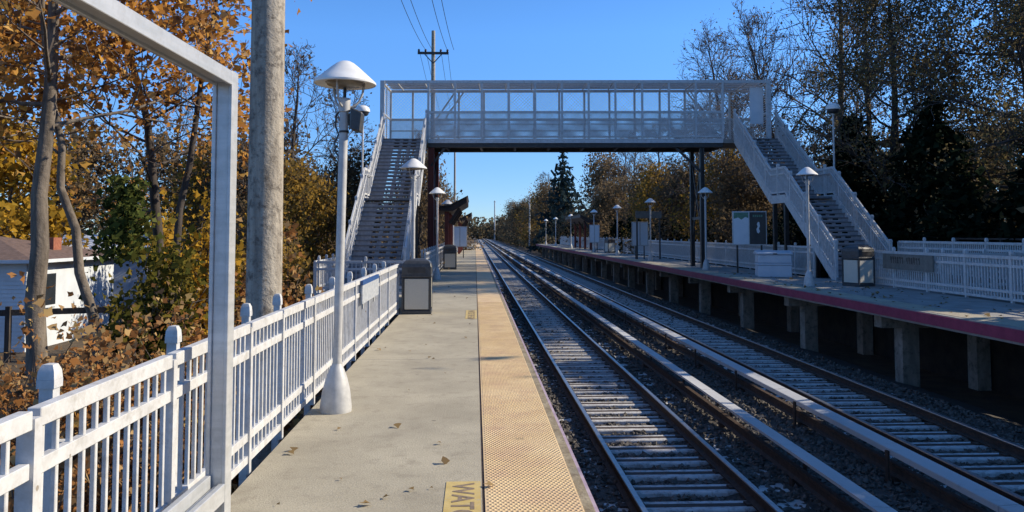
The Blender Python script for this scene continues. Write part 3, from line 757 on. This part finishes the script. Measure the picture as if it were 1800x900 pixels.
def staircase(label, xl, xr, yb, yt, zb, zt, dense):
    """stairs rising along +Y from zb at yb to zt at yt with one landing half-way; xl..xr across"""
    w = xr - xl
    t = thing('staircase', label, 'staircase', (xl, yb, zb), group='covered footbridge stairs')
    H, Ln = zt - zb, yt - yb
    land = 1.25; nst = 17; run = (Ln - land) / 2 / nst; rise = H / (2 * nst + 1)
    def flight(y0, z0):
        for i in range(nst):
            y, z = y0 + i * run, z0 + (i + 1) * rise
            st = MB().box(.07, w - .07, y - .02, y + run + .02, z - .045, z).build('step', 'tread', t)
            rs = MB().box(.07, w - .07, y + .005, y + .02, z - rise + .002, z - rise + .062)
            for k in range(5):
                a = .07 + (w - .14) * k / 5
                rs.box(a, a + (w - .14) / 5 * (.40 if 0 < k < 4 else 1), y + .006, y + .019, z - rise + .058, z - .047)
            rs.build('riser', 'riser', st)
    flight(0, 0); ym, zm = nst * run, nst * rise
    MB().box(.07, w - .07, ym + .021, ym + land, zm + rise - .08, zm + rise - .002).build('landing', 'tread', t)
    flight(ym + land, zm + rise)
    L1 = [(0, 0), (ym, zm + .1), (ym + land, zm + .1), (Ln, H)]
    for x in (.035, w - .035):
        st = MB()
        for (a, za), (c, zc) in zip(L1, L1[1:]):
            st.bar((x, a, za - .03), (x, c, zc - .03), .05, .30)
        st.build('stringer', 'white', t)
        rl = MB(); pk = MB()
        for (a, za), (c, zc) in zip(L1, L1[1:]):
            for hgt, th in ((1.12, .09), (.90, .05), (.22, .06)): rl.bar((x, a, za + hgt), (x, c, zc + hgt), .05, th)
            n = max(2, int((c - a) / dense))
            for i in range(n):
                f = (i + .5) / n; y = a + (c - a) * f; z = za + (zc - za) * f
                pk.box(x - .016, x + .016, y - .016, y + .016, z + .2, z + 1.1)
        rl.v, o_ = rl.v + pk.v, len(rl.v); rl.f += [tuple(i + o_ for i in f) for f in pk.f]
        r = rl.build('side_railing', 'white', t)
        npst = 9
        for i in range(npst):
            y = Ln * i / (npst - 1)
            for (a, za), (c, zc) in zip(L1, L1[1:]):
                if a - 1e-6 <= y <= c + 1e-6: z = za + (zc - za) * (y - a) / (c - a)
            b = MB(); finial_post(b, x, y, z - .1, z + 1.30, .085); b.build('capped_post', 'white', r, smooth=40)
        hr = MB(); xi = x + (.09 if x < w / 2 else -.09)
        for (a, za), (c, zc) in zip(L1, L1[1:]): hr.tube([(xi, a, za + .92), (xi, c, zc + .92)], .022, 8)
        hr.build('handrail', 'galv', t)
    for y, hh in ((ym + .15, zm), (ym + land - .1, zm)):
        for x in (.12, w - .12): MB().box(x - .07, x + .07, y - .07, y + .07, -zb - 1.75, hh - .02).build('support_column', 'darksteel', t)
    return t
staircase('grey stepped stairs with white railings climbing from the near platform to the footbridge', -4.0, -2.08, 24.6, 34.88, 0, 5.74, .11)
st2 = staircase('shaded stairs with white railings climbing from the far platform to the footbridge', 11.5, 13.4, 25.4, 34.05, .2, 5.74, .10)
st2.rotation_euler[2] = math.radians(2.6)

# ------------------------------------------------------------------ utility poles and wires
t = thing('utility_pole', 'thick weathered wooden pole behind the near white fence', 'utility pole', (-2.19, 8.55, 0))
MB().tube([(0, 0, -1.9), (0, 0, .5), (.0, 0, 4), (.0, 0, 8), (0, 0, 13.4)], [.188, .183, .170, .155, .135], 24).build('shaft', 'wood', t, smooth=60)
b = MB(); b.bar((-1.0, .17, 12.5), (1.0, .17, 12.5), .10, .12); b.build('crossarm', 'wood', t)
t = thing('utility_pole', 'distant utility pole with a dark crossarm above the footbridge', 'utility pole', (-2.52, 48.0, 0))
MB().tube([(0, 0, -1.9), (0, 0, 6), (0, 0, 13.8)], [.17, .145, .11], 12).build('shaft', 'wood', t, smooth=60)
b = MB(); b.bar((-.92, -.14, 12.42), (.92, -.14, 12.42), .12, .14); b.bar((-.5, -.14, 12.35), (0, -.12, 11.8), .05, .05); b.bar((.5, -.14, 12.35), (0, -.12, 11.8), .05, .05); b.build('crossarm', 'darksteel', t)
for x in (-.85, -.45, .45, .85):
    MB().lathe([(.03, 12.49), (.07, 12.52), (.06, 12.57), (.08, 12.60), (.03, 12.66), (.0, 12.66)], 10, (x, -.14, 0)).build('insulator', 'ceramic', t, smooth=60)
b = MB()
for dx, lab in ((-.85, 0), (-.45, 1), (.45, 2), (.85, 3)):
    pts = []
    for i in range(25):
        f = i / 24
        pts.append((-2.52 + dx + .38 * (1 - f), 48 + (8.4 - 48) * f, 12.66 + (12.6 - 12.66) * f - 1.25 * 4 * f * (1 - f)))
    o = MB().tube(pts, .014, 5).build('overhead_wire', 'wire')
    tag(o, 'thin dark overhead wire running from the distant crossarm pole over the platform', 'wire', 'overhead wires')
    pts = [(-2.52 + dx, 48 + 52 * i / 12, 12.66 - .9 * 4 * (i / 12) * (1 - i / 12)) for i in range(13)]
    o = MB().tube(pts, .012, 4).build('overhead_wire', 'wire'); tag(o, 'thin dark overhead wire beyond the distant crossarm pole', 'wire', 'overhead wires beyond the bridge')
t = thing('utility_pole', 'third utility pole, hidden low behind the canopy', 'utility pole', (-2.52, 100, 0))
MB().tube([(0, 0, -1.9), (0, 0, 13)], [.17, .11], 8).build('shaft', 'wood', t, smooth=60)
b = MB(); b.bar((-.92, 0, 12.45), (.92, 0, 12.45), .12, .14); b.build('crossarm', 'wood', t)
for x, y, h, lab in ((10.8, 160, 9.2, 'slender pale pole rising among the trees past the far platform'), (4.8 + 1.2, 330, 15, 'tiny pale pole where the track vanishes')):
    t = thing('signal_pole', lab, 'pole', (x + 2 * (y > 200), y, -1.7))
    MB().tube([(0, 0, 0), (0, 0, h + 1.7)], [.17, .12] if y < 200 else [.3, .22], 8).build('shaft', 'cover', t, smooth=60)
    MB().box(-.5, .5, -.06, .06, h + 1.1, h + 1.25).build('crossarm', 'cover', t)

# ------------------------------------------------------------------ houses on the left
h = thing('house', 'low white-sided house with a brown hipped roof behind the left trees', 'house', (-12.9, 24.0, 0))
b = MB().box(-9, 0, 0, 5.6, -1.8, .95); b.build('wall', 'siding', h)
b = MB()
for i in range(21):
    z = -1.6 + i * .12
    b.prism([(-.004, z), (-.028, z), (-.004, z + .115)], 'x', -8.99, -.01)
sid = b.build('siding_board', 'siding', h)
ov = .4
b = MB().add([(-9 - ov, -ov, .90), (ov, -ov, .90), (ov, 5.6 + ov, .90), (-9 - ov, 5.6 + ov, .90), (-6.0, 2.8, 1.62), (-2.6, 2.8, 1.62)],
             [(0, 1, 5, 4), (1, 2, 5), (2, 3, 4, 5), (3, 0, 4), (3, 2, 1, 0)])
rf = b.build('roof', 'shingle', h)
MB().box(-1.15, -.65, 2.7, 3.2, .9, 1.55).build('chimney', 'brick', rf)
MB().box(-9 - ov, ov, -ov - .02, -ov - .001, .83, .93).box(ov + .001, ov + .02, -ov, 5.6 + ov, .83, .93).build('gutter', 'siding', h)
for y in (1.1,):
    w = MB().box(.002, .05, y - .5, y + .5, -.55, .55).build('window', 'siding', h)
    MB().box(.0502, .056, y - .42, y + .42, -.47, .47).build('pane', 'glass', w)
w = MB().box(-5.0, -3.8, -.07, -.03, -.55, .55).build('window', 'siding', h); MB().box(-4.9, -3.9, -.078, -.0702, -.45, .45).build('pane', 'glass', w)
h = thing('shed', 'small shed with a pale metal roof behind the white house', 'shed', (-16.2, 36, 0), .25)
MB().box(-1.6, 1.8, 0, 3, -1.8, .95).build('wall', 'plastic_blue', h)
MB().prism([(-.3, .93), (1.5, 1.62), (3.3, .93), (3.3, .86), (-.3, .86)], 'x', -1.8, 2.0).build('roof', 'metal_roof', h)
MB().box(.2, 1.1, -.03, -.002, -1.7, .4).build('door', 'siding', h)
fn = thing('rail_fence', 'grey timber rail in front of the white house', 'fence', (-14.5, 21.8, 0))
b = MB()
for z in (-.45,): b.bar((0, 0, z), (6.5, 1.0, z + .1), .05, .16)
b.build('rails', 'bark_dark', fn)
for i in range(4): MB().box(i * 2.1, i * 2.1 + .12, .33 * i - .06, .33 * i + .06, -1.8, -.25).build('post', 'bark_dark', fn)

# ------------------------------------------------------------------ trees
def unit(v): return v / (np.linalg.norm(v) + 1e-9)
def grow(seed, path, r0, cb=.3, nl=12, spread=3.0, up=.45, sub=(6, 4), curl=.25, rtip=.006, limb_r=.42, droop=0.0, lows=1.0):
    """returns (thick tubes, thin tubes, tips): a trunk along `path`, limbs, branches, twigs"""
    g = np.random.default_rng(seed); path = np.array(path, float)
    seg = np.linalg.norm(np.diff(path, axis=0), axis=1); cum = np.concatenate([[0], np.cumsum(seg)]); T = cum[-1]
    def tp(t): 
        d = t * T
        return np.array([np.interp(d, cum, path[:, k]) for k in range(3)])
    n = 14; ts = np.linspace(0, 1, n); tr = np.array([tp(t) for t in ts]); tr[2:] += g.normal(0, .035, (n - 2, 3)) * [1, 1, .3]
    rad = r0 * ((1 - ts) ** .8 * .93 + .07); rad[0] *= 1.35; rad[1] *= 1.08
    thick, thin, tips = [(tr, rad, 10)], [], []
    def limb(p, d, L_, r, lev):
        m = 6 if lev < 2 else 4
        pts = [p]; dd = d.copy()
        for i in range(m - 1):
            dd = unit(dd + g.normal(0, curl, 3) * (.6 if lev == 0 else 1) + np.array([0, 0, .06 * up - droop * (i / m)]))
            pts.append(pts[-1] + dd * L_ / (m - 1))
        pts = np.array(pts); rr = np.linspace(r, max(rtip, r * .25), m)
        (thick if lev == 0 else thin).append((pts, rr, (6, 4, 3)[lev]))
        if lev >= 1: tips.extend(pts[1 if lev == 2 else 2:])
        if lev < 2:
            for k in range(sub[lev]):
                f = .25 + .75 * (k + g.random()) / sub[lev]
                i = min(m - 2, int(f * (m - 1))); q = pts[i] + (pts[i + 1] - pts[i]) * (f * (m - 1) - i if i < m - 1 else 0)
                ax = unit(pts[min(i + 1, m - 1)] - pts[i])
                d2 = unit(ax * .75 + unit(g.normal(0, 1, 3)) * .85 + np.array([0, 0, .25 * up]))
                limb(q, d2, L_ * (.62 - .22 * f) * (1 if lev == 0 else .8), max(rtip, r * (.5 if lev == 0 else .45)), lev + 1)
    az = g.random() * 6.28
    for i in range(nl):
        f = (i + .5) / nl; t = cb + (.98 - cb) * f
        az += 2.4 + g.normal(0, .35)
        e = (.15 + .75 * f) * up * 2
        d = np.array([math.cos(az) * math.cos(e), math.sin(az) * math.cos(e), math.sin(e)])
        ll_ = spread * (lows if f < .2 else 1) * (1 - .62 * f ** 1.4) * g.uniform(.75, 1.15)
        limb(tp(t), d, ll_, max(.02, np.interp(t, ts, rad) * limb_r * g.uniform(.8, 1.1)), 0)
    limb(tp(.97), unit(tp(1) - tp(.9)), spread * .35, rad[-1], 1)
    return thick, thin, np.array(tips)

def tube_mb(ts):
    b = MB()
    for p, r, k in ts: b.tube(p, list(r), k)
    return b

def tree(name, label, cat, loc, seed, path, r0, leaf=None, nleaf=0, lsize=.14, sigma=.22, shape=LEAF4, bark='bark', twigs=True, group=None, **kw):
    t = thing(name, label, cat, loc, group=group)
    thick, thin, tips = grow(seed, path, r0, **kw)
    g = np.random.default_rng(seed + 100)
    tm = tube_mb(thick); nf = len(tm.f)
    if leaf and twigs:
        for p, r, k in thin: tm.tube(p, list(r), k)
    tb = tm.build('trunk', bark, t, smooth=70)
    tb.data.materials.append(M['twig' if bark == 'bark' else 'twig_grey'])
    tb.data.polygons.foreach_set('material_index', [0 if i < nf else 1 for i in range(len(tb.data.polygons))])
    if leaf:
        # clumped: some twig ends carry many leaves, some few
        wgt = g.gamma(.5, 1, len(tips)) + .03; wgt /= wgt.sum()
        P = tips[g.choice(len(tips), nleaf, p=wgt)] + g.normal(0, sigma, (nleaf, 3))
        np_mesh('crown', leaf_verts(P, lsize, g, shape), len(shape), leaf, t)
    else:
        tube_mb(thin).build('crown', 'twig' if bark == 'bark' else 'twig_grey', t)
    return t

# --- three autumn trees seen close on the left
kw = dict(shape=LEAF, sigma=.20, lsize=.125)
tree('oak_tree', 'stout grey-barked tree with orange leaves before the white house', 'tree', (-6.84, 13, 0), 11,
     [(.05, 0, -1.8), (0, 0, .36), (.05, 0, 3.1), (.18, 0, 5.6), (.35, 0, 8.8)], .17, 'leaf_orange', 5400, cb=.47, nl=15, spread=3.1, sub=(6, 4), **kw)
tree('oak_tree', 'slim tree leaning left across the white house wall', 'tree', (-6.3, 13.6, 0), 12,
     [(.18, 0, -1.8), (.05, 0, .2), (-.25, 0, 1.6), (-.55, 0, 2.85), (-.95, .2, 5), (-1.1, .3, 7.4)], .10, 'leaf_orange', 4200, cb=.50, nl=10, spread=2.3, sub=(5, 4), **kw)
tree('oak_tree', 'dark-stemmed tree with sparse orange leaves between frame and slim tree', 'tree', (-6.5, 17, 0), 13,
     [(0, 0, -1.8), (-.06, 0, 1.3), (-.26, 0, 4.0), (-.8, 0, 5.4), (-1.1, 0, 9.0)], .13, 'leaf_orange', 5400, cb=.34, nl=15, spread=3.4, sub=(6, 4), bark='bark_dark', **kw)
tree('oak_tree', 'orange tree whose upper branches hang over behind the wooden pole', 'tree', (-5.0, 15.2, 0), 24,
     [(-.6, 0, -1.8), (-.5, 0, 1.5), (-.2, .1, 4.0), (.1, .2, 6.4), (.2, .2, 8.4)], .09, 'leaf_orange', 2900, cb=.5, nl=10, spread=2.1, sub=(5, 4), bark='bark_dark', **kw)
tree('maple_tree', 'russet tree at the left edge behind the stout tree', 'tree', (-12.6, 20, 0), 14,
     [(0, 0, -1.8), (.1, 0, 2), (0, 0, 5), (.2, 0, 9.5)], .16, 'leaf_orange', 4200, cb=.48, nl=15, spread=3.4, sub=(6, 4), shape=LEAF, lsize=.15, sigma=.3)
tree('maple_tree', 'bright golden orange tree beside the brown roof', 'tree', (-18.5, 33, 0), 15,
     [(0, 0, -1.8), (0, 0, 1.5), (.1, 0, 5.2)], .14, 'leaf_yellow', 5200, cb=.2, nl=14, spread=3.0, sub=(5, 4), lsize=.26, sigma=.35)

# --- shrubs
def shrub(name, label, loc, seed, w, h, leaf, n, lsize, cat='shrub', shape=LEAF4, stems=16, group=None, dpt=None):
    t = thing(name, label, cat, loc, group=group); g = np.random.default_rng(seed); dpt = dpt or w
    b = MB(); ends = []
    for i in range(stems):
        a = g.random() * 6.28; r = .9 * math.sqrt(g.random())
        e = np.array([math.cos(a) * r * w, math.sin(a) * r * dpt, h * (.5 + .5 * g.random()) * (1 - .45 * r * r)])
        base = np.array([math.cos(a) * .25 * w * g.random(), math.sin(a) * .25 * dpt * g.random(), -.1])
        m = (base + e) / 2 + g.normal(0, .08, 3) + [0, 0, h * .10]
        b.tube([base, m, e], [.022, .014, .006], 4)
        ends += [m * .6 + e * .4, e, m]
        for k in range(3):
            s = m + (e - m) * g.random(); q = s + g.normal(0, 1, 3) * [w * .22, dpt * .22, h * .14]; b.tube([s, q], [.009, .004], 3); ends.append(q)
    b.build('stems', 'twig', t)
    ends = np.array(ends); wgt = g.gamma(1.0, 1, len(ends)); wgt /= wgt.sum()
    P = ends[g.choice(len(ends), n, p=wgt)] + g.normal(0, 1, (n, 3)) * [w * .11, dpt * .11, h * .075]
    P[:, 2] = np.abs(P[:, 2])
    np_mesh('foliage', leaf_verts(P, lsize, g, shape), len(shape), leaf, t)
    return t
SG = 'autumn shrubs behind the near fence'
G0 = -1.72
for i, (x, y, w, h_, lf, n_, lab) in enumerate((
    (-2.75, 4.3, .75, 1.75, 'leaf_russet', 3000, 'russet shrub crowding the nearest fence panels'),
    (-3.1, 5.7, .85, 1.9, 'leaf_russet', 3400, 'brown-orange shrub behind the second capped fence post'),
    (-2.9, 7.1, .7, 1.95, 'leaf_russet', 2800, 'russet shrub behind the frame and fence'),
    (-4.4, 7.5, .9, 2.0, 'leaf_orange', 3200, 'orange-leaved shrub below the white house'),
    (-3.6, 9.0, .9, 2.15, 'leaf_russet', 3000, 'brown shrub left of the foot of the wooden pole'),
    (-5.0, 9.4, 1.1, 2.2, 'leaf_russet', 4200, 'rust brown shrub in front of the stout tree'),
    (-4.4, 11.0, 1.1, 2.45, 'leaf_russet', 3600, 'russet shrub right of the slim tree'),
    (-6.1, 11.0, 1.2, 1.75, 'leaf_russet', 3600, 'rusty shrub below the shaded house gable'),
    (-3.1, 12.2, .85, 2.4, 'leaf_russet', 2600, 'reddish shrub behind the fence just past the wooden pole'),
    (-5.6, 14.3, 1.1, 3.3, 'leaf_olive', 3400, 'olive shrub beneath the ivy-covered trunk'),
    (-6.3, 18.3, 1.2, 4.4, 'leaf_yellow', 3600, 'tall yellow-leaved shrub right of the ivy'),
    (-4.3, 16.6, 1.1, 3.6, 'leaf_russet', 3200, 'tall russet shrub between the frame and the wooden pole'),
    (-6.3, 24.0, 1.6, 4.4, 'leaf_gold', 4200, 'dull gold shrub behind the crossing fence by the lamp'),
    (-2.6, 9.9, .55, 1.9, 'leaf_russet', 1800, 'small rust shrub beside the base of the wooden pole'),
)):
    shrub('shrub', lab, (x, y, G0), 40 + i, w, h_, lf, n_, .085 if y < 12 else .125, group=SG, shape=LEAF, stems=26)
# ivy climbing the dark stem
g = np.random.default_rng(77); n_ = 900
zz = g.random(n_); P = np.stack([-6.72 + g.normal(0, .24, n_) * (1.2 - .7 * zz), 15.9 + g.normal(0, .3, n_), 1.15 + 1.6 * zz], 1)
n2 = 9000
LP = np.stack([-2.0 - 9 * g.random(n2), 2 + 22 * g.random(n2), np.full(n2, -1.70) + .05 * g.random(n2)], 1)
o = np_mesh('leaf_litter', leaf_verts(LP, .10, g, LEAF, 2), 8, 'leaf_russet'); tag(o, 'fallen russet leaves covering the ground behind the near fence', 'leaves', kind='stuff')
o = np_mesh('ivy', leaf_verts(P, .15, g, LEAF), 8, 'leaf_green'); tag(o, 'bright green ivy hanging on the stems before the pale-roofed shed', 'ivy')

# --- left backdrop trees
bare = tree('bare_tree', 'bare grey tree between the wooden pole and the nearest lamp', 'tree', (-7.7, 34, 0), 21,
     [(0, 0, -1.8), (.1, 0, 1.5), (0, 0, 4), (.3, 0, 8.8)], .17, 'leaf_brown', 500, .12, .2, cb=.3, nl=18, spread=3.1, sub=(9, 6), up=.75, bark='bark_dark', rtip=.009)
brn = tree('brown_tree', 'brown-leaved tree low behind the wooden pole', 'tree', (-8.2, 27, 0), 22,
     [(0, 0, -1.8), (.1, 0, 1.0), (0, 0, 3.6)], .12, 'leaf_brown', 9500, .13, .30, cb=.12, nl=16, spread=2.5, sub=(7, 5), bark='bark_dark')
gold = tree('golden_tree', 'olive-gold tree between the wooden pole and the left stairs', 'tree', (-6.2, 29.5, 0), 23,
     [(0, 0, -1.8), (.1, 0, 1.0), (0, 0, 3.4)], .11, 'leaf_gold', 8500, .13, .30, cb=.12, nl=16, spread=2.2, sub=(7, 5), bark='bark_dark')
dup(bare, (-6.0, 38, -.4), 2.0, 'bare tree just left of the domed landing lamp', .95)
brn.location = (-7.2, 32, 0)
dup(brn, (-5.6, 36, 0), 1.2, 'brown tree seen through the left stair railing', 1.15)
dup(brn, (-10.5, 40, 0), 3.1, 'brown tree far behind the wooden pole', 1.5)
dup(gold, (-13, 42, 0), .7, 'olive-gold tree behind the orange trees', 1.6)
dup(brn, (-22, 46, 0), 4.4, 'brown tree far behind the brown roof', 1.7)
dup(brn, (-17.5, 48, 0), 5.4, 'brown tree behind the shed roof', 1.6)
dup(bare, (-19, 52, 0), 1.1, 'bare tree rising behind the shed', 1.25)
dup(brn, (-3.9, 58, 0), 2.2, 'reddish-brown tree standing behind the bridge column and canopy', (1.1, 1.1, 1.75))
dup(bare, (-4.3, 66, 0), 3.2, 'bare tree behind the near platform canopy', 1.05)
dup(brn, (-4.6, 84, 0), .2, 'brown tree far along behind the near platform', 1.6)
dup(gold, (-5.5, 104, 0), .9, 'olive tree at the far end of the near platform', 1.7)
dup(brn, (-6, 128, 0), 2.9, 'brown tree beyond the end of the near platform', 1.7)

# --- right side
big = tree('bare_tree', 'tall bare tree with thick dark limbs above the right stairs', 'tree', (17.9, 38.5, 0), 31,
     [(0, 0, -1.8), (.2, 0, 2.5), (0, 0, 7), (.1, 0, 15.5)], .26, 'leaf_brown', 3800, .11, .35, cb=.30, nl=24, spread=5.2, sub=(10, 7), up=.7, rtip=.010, bark='bark_dark', curl=.2)
lean = tree('bare_tree', 'bare tree leaning left over the right end of the footbridge', 'tree', (17.0, 43, 0), 32,
     [(0, 0, -1.8), (-.2, 0, 3), (-.9, 0, 7), (-2.2, 0, 12.6)], .24, 'leaf_brown', 900, .11, .3, cb=.34, nl=22, spread=4.6, sub=(10, 7), up=.75, rtip=.010, bark='bark_dark', curl=.2)
tall = tree('brown_tree', 'tall brown and gold tree filling the upper right corner', 'tree', (19.6, 27.5, 0), 33,
     [(0, 0, -1.8), (.1, 0, 3), (-.2, 0, 8), (0, 0, 14.5)], .26, 'leaf_dull', 34000, .12, .40, cb=.2, nl=26, spread=4.7, sub=(10, 6), bark='bark_dark', rtip=.009)
dup(tall, (17.7, 33.4, 0), 2.1, 'brown and gold tree right of the tall bare tree', .92)
dup(tall, (24.5, 33, 0), 4.0, 'brown tree behind the upper right corner trees', 1.05)
dup(big, (22.5, 45, 0), 1.9, 'bare tree standing back between the tall bare tree and the gold tree', 1.0)
dup(lean, (19.0, 58, 0), .5, 'small round-topped bare tree above the right half of the footbridge', 1.18)
dup(big, (16.2, 50, 0), 3.0, 'bare tree seen through the right end of the footbridge cage', .72)
def conifer(name, label, loc, seed, h, rad, mat, dens=1.0, low=.06, lsz=.2, power=.8, step=.033):
    t = thing(name, label, 'conifer', loc); g = np.random.default_rng(seed)
    MB().tube([(0, 0, 0), (0, 0, h * .5), (0, 0, h)], [h * .018, h * .011, .012], 8).build('trunk', 'bark_dark', t, smooth=60)
    b = MB(); P = []; U = []
    z = h * low
    while z < h * .985:
        f = z / h; r = rad * (1 - f) ** power * (.75 + .25 * min(1, f / .12))
        m = max(4, int(9 * (1 - f) + 4)); a0 = g.random() * 6.28
        for i in range(m):
            a = a0 + 6.283 * i / m + g.normal(0, .18); l = r * g.uniform(.7, 1.12)
            d = np.array([math.cos(a), math.sin(a), 0])
            k = np.linspace(.12, 1, 7)[:, None]
            pts = np.array([0, 0, z]) + d * l * k + np.array([0, 0, 1]) * (-.34 * l * k ** 1.1 + .22 * l * k ** 3)
            b.tube([(0, 0, z)] + [tuple(p) for p in pts[::2]], list(np.linspace(.022, .006, 5)), 3)
            q = max(4, int(26 * l / rad * dens))
            ii = g.random(q); base = np.stack([np.interp(ii, np.linspace(0, 1, 7), pts[:, c]) for c in range(3)], 1)
            sd_ = np.array([-d[1], d[0], 0])
            base += sd_ * (g.normal(0, .16, (q, 1)) * l * (1.05 - ii[:, None])) + g.normal(0, .05, (q, 3)) - np.array([0, 0, 1]) * g.random((q, 1)) * .14 * l ** .5
            P.append(base)
        z += h * step * g.uniform(.8, 1.2)
    b.build('branches', 'bark_dark', t)
    P = np.concatenate(P)
    np_mesh('crown', leaf_verts(P, lsz, g, np.array([(-.13, -.5), (.13, -.5), (.10, .5), (-.10, .5)]) * [1.6, 1.5], .5), 4, mat, t)
    return t
dark = conifer('conifer', 'broad dark evergreen behind the right stairs', (17.2, 29.6, G0), 51, 8.6, 3.4, 'needle', 2.4, .02, .34, .62)
dup(dark, (18.6, 24.2, G0), 1.3, 'dark evergreen behind the far fence at the right edge', (1.05, 1.05, .95))
dup(dark, (15.9, 25.8, G0), 4.1, 'low dark evergreen right behind the landing fence', (.75, .75, .62))
dup(dark, (16.2, 33.8, G0), 2.4, 'dark evergreen beside the upper half of the right stairs', (1.0, 1.0, 1.0))
sp0 = conifer('spruce_tree', 'pointed blue-green spruce rising beneath the footbridge span', (13.8, 126, G0), 52, 16.8, 6.2, 'needle_blue', 1.5, .12, .62, .95, .05)
dup(dark, (15.6, 38.5, G0), .3, 'dark evergreen under the right end of the footbridge', (.85, .85, .62))
# trees behind the far platform
lab = ['brown tree behind the poster board under the bridge end', 'golden tree behind the far platform right of the lamps', 'brown tree above the double poster case',
       'golden tree above the white-capped lamp by the poster case', 'brown tree behind the middle lamps', 'brown tree between lamps and spruce', 'dull brown tree right of the spruce', 'low brown tree left of the spruce',
       'olive brown tree past the end of the far platform', 'small brown tree far along the track', 'farthest brown tree on the right of the track']
for i, (x, y, k, s, kz) in enumerate(((14.7, 44.5, 0, 1.15, 1.0), (15.4, 49, 1, 1.3, 1.1), (14.9, 56, 0, 1.35, 1.0), (15.0, 64, 1, 1.4, 1.05), (15.6, 72, 0, 1.5, 1.0),
        (14.6, 84, 0, 1.5, .95), (16.0, 98, 0, 1.9, 1.1), (13.2, 138, 0, 2.1, .9), (13.6, 165, 1, 2.1, 1.0), (13.4, 205, 0, 2.3, .85), (12.9, 255, 0, 2.6, .8))):
    dup((brn, gold)[k], (x, y, G0 * (1 - s * kz) * -1 * -1 if False else 1.8 * (s * kz - 1)), 1.7 * i, lab[i], (s, s, s * kz))
bl = ['bare tree behind the poster board and under the bridge end', 'bare tree behind the double poster case', 'tall bare tree behind the white-capped lamps', 'bare tree standing behind the golden tree under the bridge', 'bare tree behind the middle of the far platform', 'bare tree right of the spruce', 'bare tree farther right of the spruce', 'bare tree left of the spruce']
for i, (x, y, s) in enumerate(((17.0, 47, .95), (16.8, 54, 1.05), (18.5, 66, 1.25), (17.6, 62, 1.1), (17.5, 76, 1.25), (17.0, 92, 1.3), (20.5, 104, 1.5), (13.2, 150, 1.3))):
    dup(bare, (x, y, 1.8 * (s - 1)), 1.1 * i, bl[i], s)
# dense hedge-like undergrowth behind the far fence
ug = shrub('evergreen_shrub', 'dark evergreen shrub behind the far fence beside the information board', (14.0, 33, G0), 60, 1.5, 3.6, 'needle', 2600, .30, stems=22)
ul = ['dark shrub behind the far fence under the bridge end', 'dark shrub behind the double poster case', 'dark shrub behind the second white-capped lamp', 'dark shrub behind the third white-capped lamp',
      'dark shrub behind the canopy of the far platform', 'dark shrub near the end of the far platform', 'dark shrub at the very end of the far platform', 'dark shrub behind the landing of the right stairs', 'dark shrub at the right edge of the picture', 'dark shrub behind the storage box']
for i, (x, y, s) in enumerate(((14.3, 40, 1.1), (13.9, 48, 1.2), (13.9, 55, 1.25), (14, 63, 1.3), (13.9, 74, 1.4), (13.6, 90, 1.5), (13.2, 110, 1.7), (16.6, 21.0, 1.1), (16.6, 16.0, 1.15), (14.2, 36.5, 1.1))):
    dup(ug, (x, y, G0), i * 1.3, ul[i], s)
# trees off to the right whose shade lies on the tracks
shade = tree('shade_tree', 'dense brown tree beyond the right edge, shading the tracks', 'tree', (17.4, 3, 0), 35,
     [(0, 0, -1.8), (0, 0, 2), (0, 0, 6.6)], .2, 'leaf_brown', 20000, .30, .50, cb=.08, nl=22, spread=3.4, sub=(6, 4), bark='bark_dark', group='trees beyond the right edge of the picture')
for i, (x, y, s, kz) in enumerate(((17.6, -7, 1.05, 1), (17.3, -2, 1, 1.05), (17.5, 7.6, 1.02, 1.04), (17.4, 11.8, 1.0, 1.06), (20.5, 0, 1.1, 1.0), (20.5, 9, 1.1, 1), (21.5, 20, 1.2, 1))):
    dup(shade, (x, y, 1.8 * (s * kz - 1)), 1.9 * i, scale=(s, s, s * kz))
for x, y, sc, lb in ((17.9, 17.6, (1.25, 1.25, 1.12), 'dark evergreen just outside the right edge'), (17.4, 21.0, (1.05, 1.05, 1.1), 'broad dark evergreen rising at the right edge'), (20.6, 19.5, (1.2, 1.2, 1.3), 'tall dark evergreen behind the right edge evergreens')):
    dup(dark, (x, y, G0), x * 3, lb, sc)
# far woods: mass on both sides and across the end of the line
g = np.random.default_rng(90); Ps = []
def mass(cx, cy, w, d, h_, n_):
    a = g.normal(0, 1, (n_, 3)); a /= np.linalg.norm(a, axis=1)[:, None]; rr = g.random(n_) ** .33
    Ps.append(np.array([cx, cy, h_ * .5 - 1.7]) + a * rr[:, None] * [w, d, h_ * .52])
for i in range(46):
    y = 20 + i * 6.5; mass(27 + g.uniform(-2, 4) + i * .12, y, 4.5, 4.5, g.uniform(7.5, 11), 900)
for i in range(30): mass(-26 - g.uniform(0, 10), 50 + i * 9, 5, 5, g.uniform(5, 8.5), 300)
for i in range(26): mass(16 + g.uniform(-1, 6) + i * .1, 190 + i * 9, 4.5, 5, g.uniform(8, 11.5), 700)
for i in range(40): mass(11.8 + g.uniform(-.5, 2.5), 114 + i * 8, 2.6, 5, g.uniform(3, 5.5), 420)
for i in range(22): mass(-9 - g.uniform(0, 6), 140 + i * 12, 4, 5, g.uniform(7, 10), 500)
for i in range(24): mass(-5.2 - g.uniform(0, 2), 136 + i * 11, 2, 5, g.uniform(2.5, 4), 250)
N0 = sum(len(p) for p in Ps)
for i in range(50): mass(-110 + i * 4.6 + g.uniform(-2, 2), 420 + g.uniform(-25, 50), 7, 7, g.uniform(10, 15) + 3 * math.sin(i * .7), 420)
P = np.concatenate(Ps)
o = np_mesh('distant_woods', leaf_verts(P, np.where(np.arange(len(P)) < N0, .62, 1.5), g, LEAF), 8, 'leaf_wood'); tag(o, 'brown autumn woods far along both sides of the line', 'woods', kind='stuff')
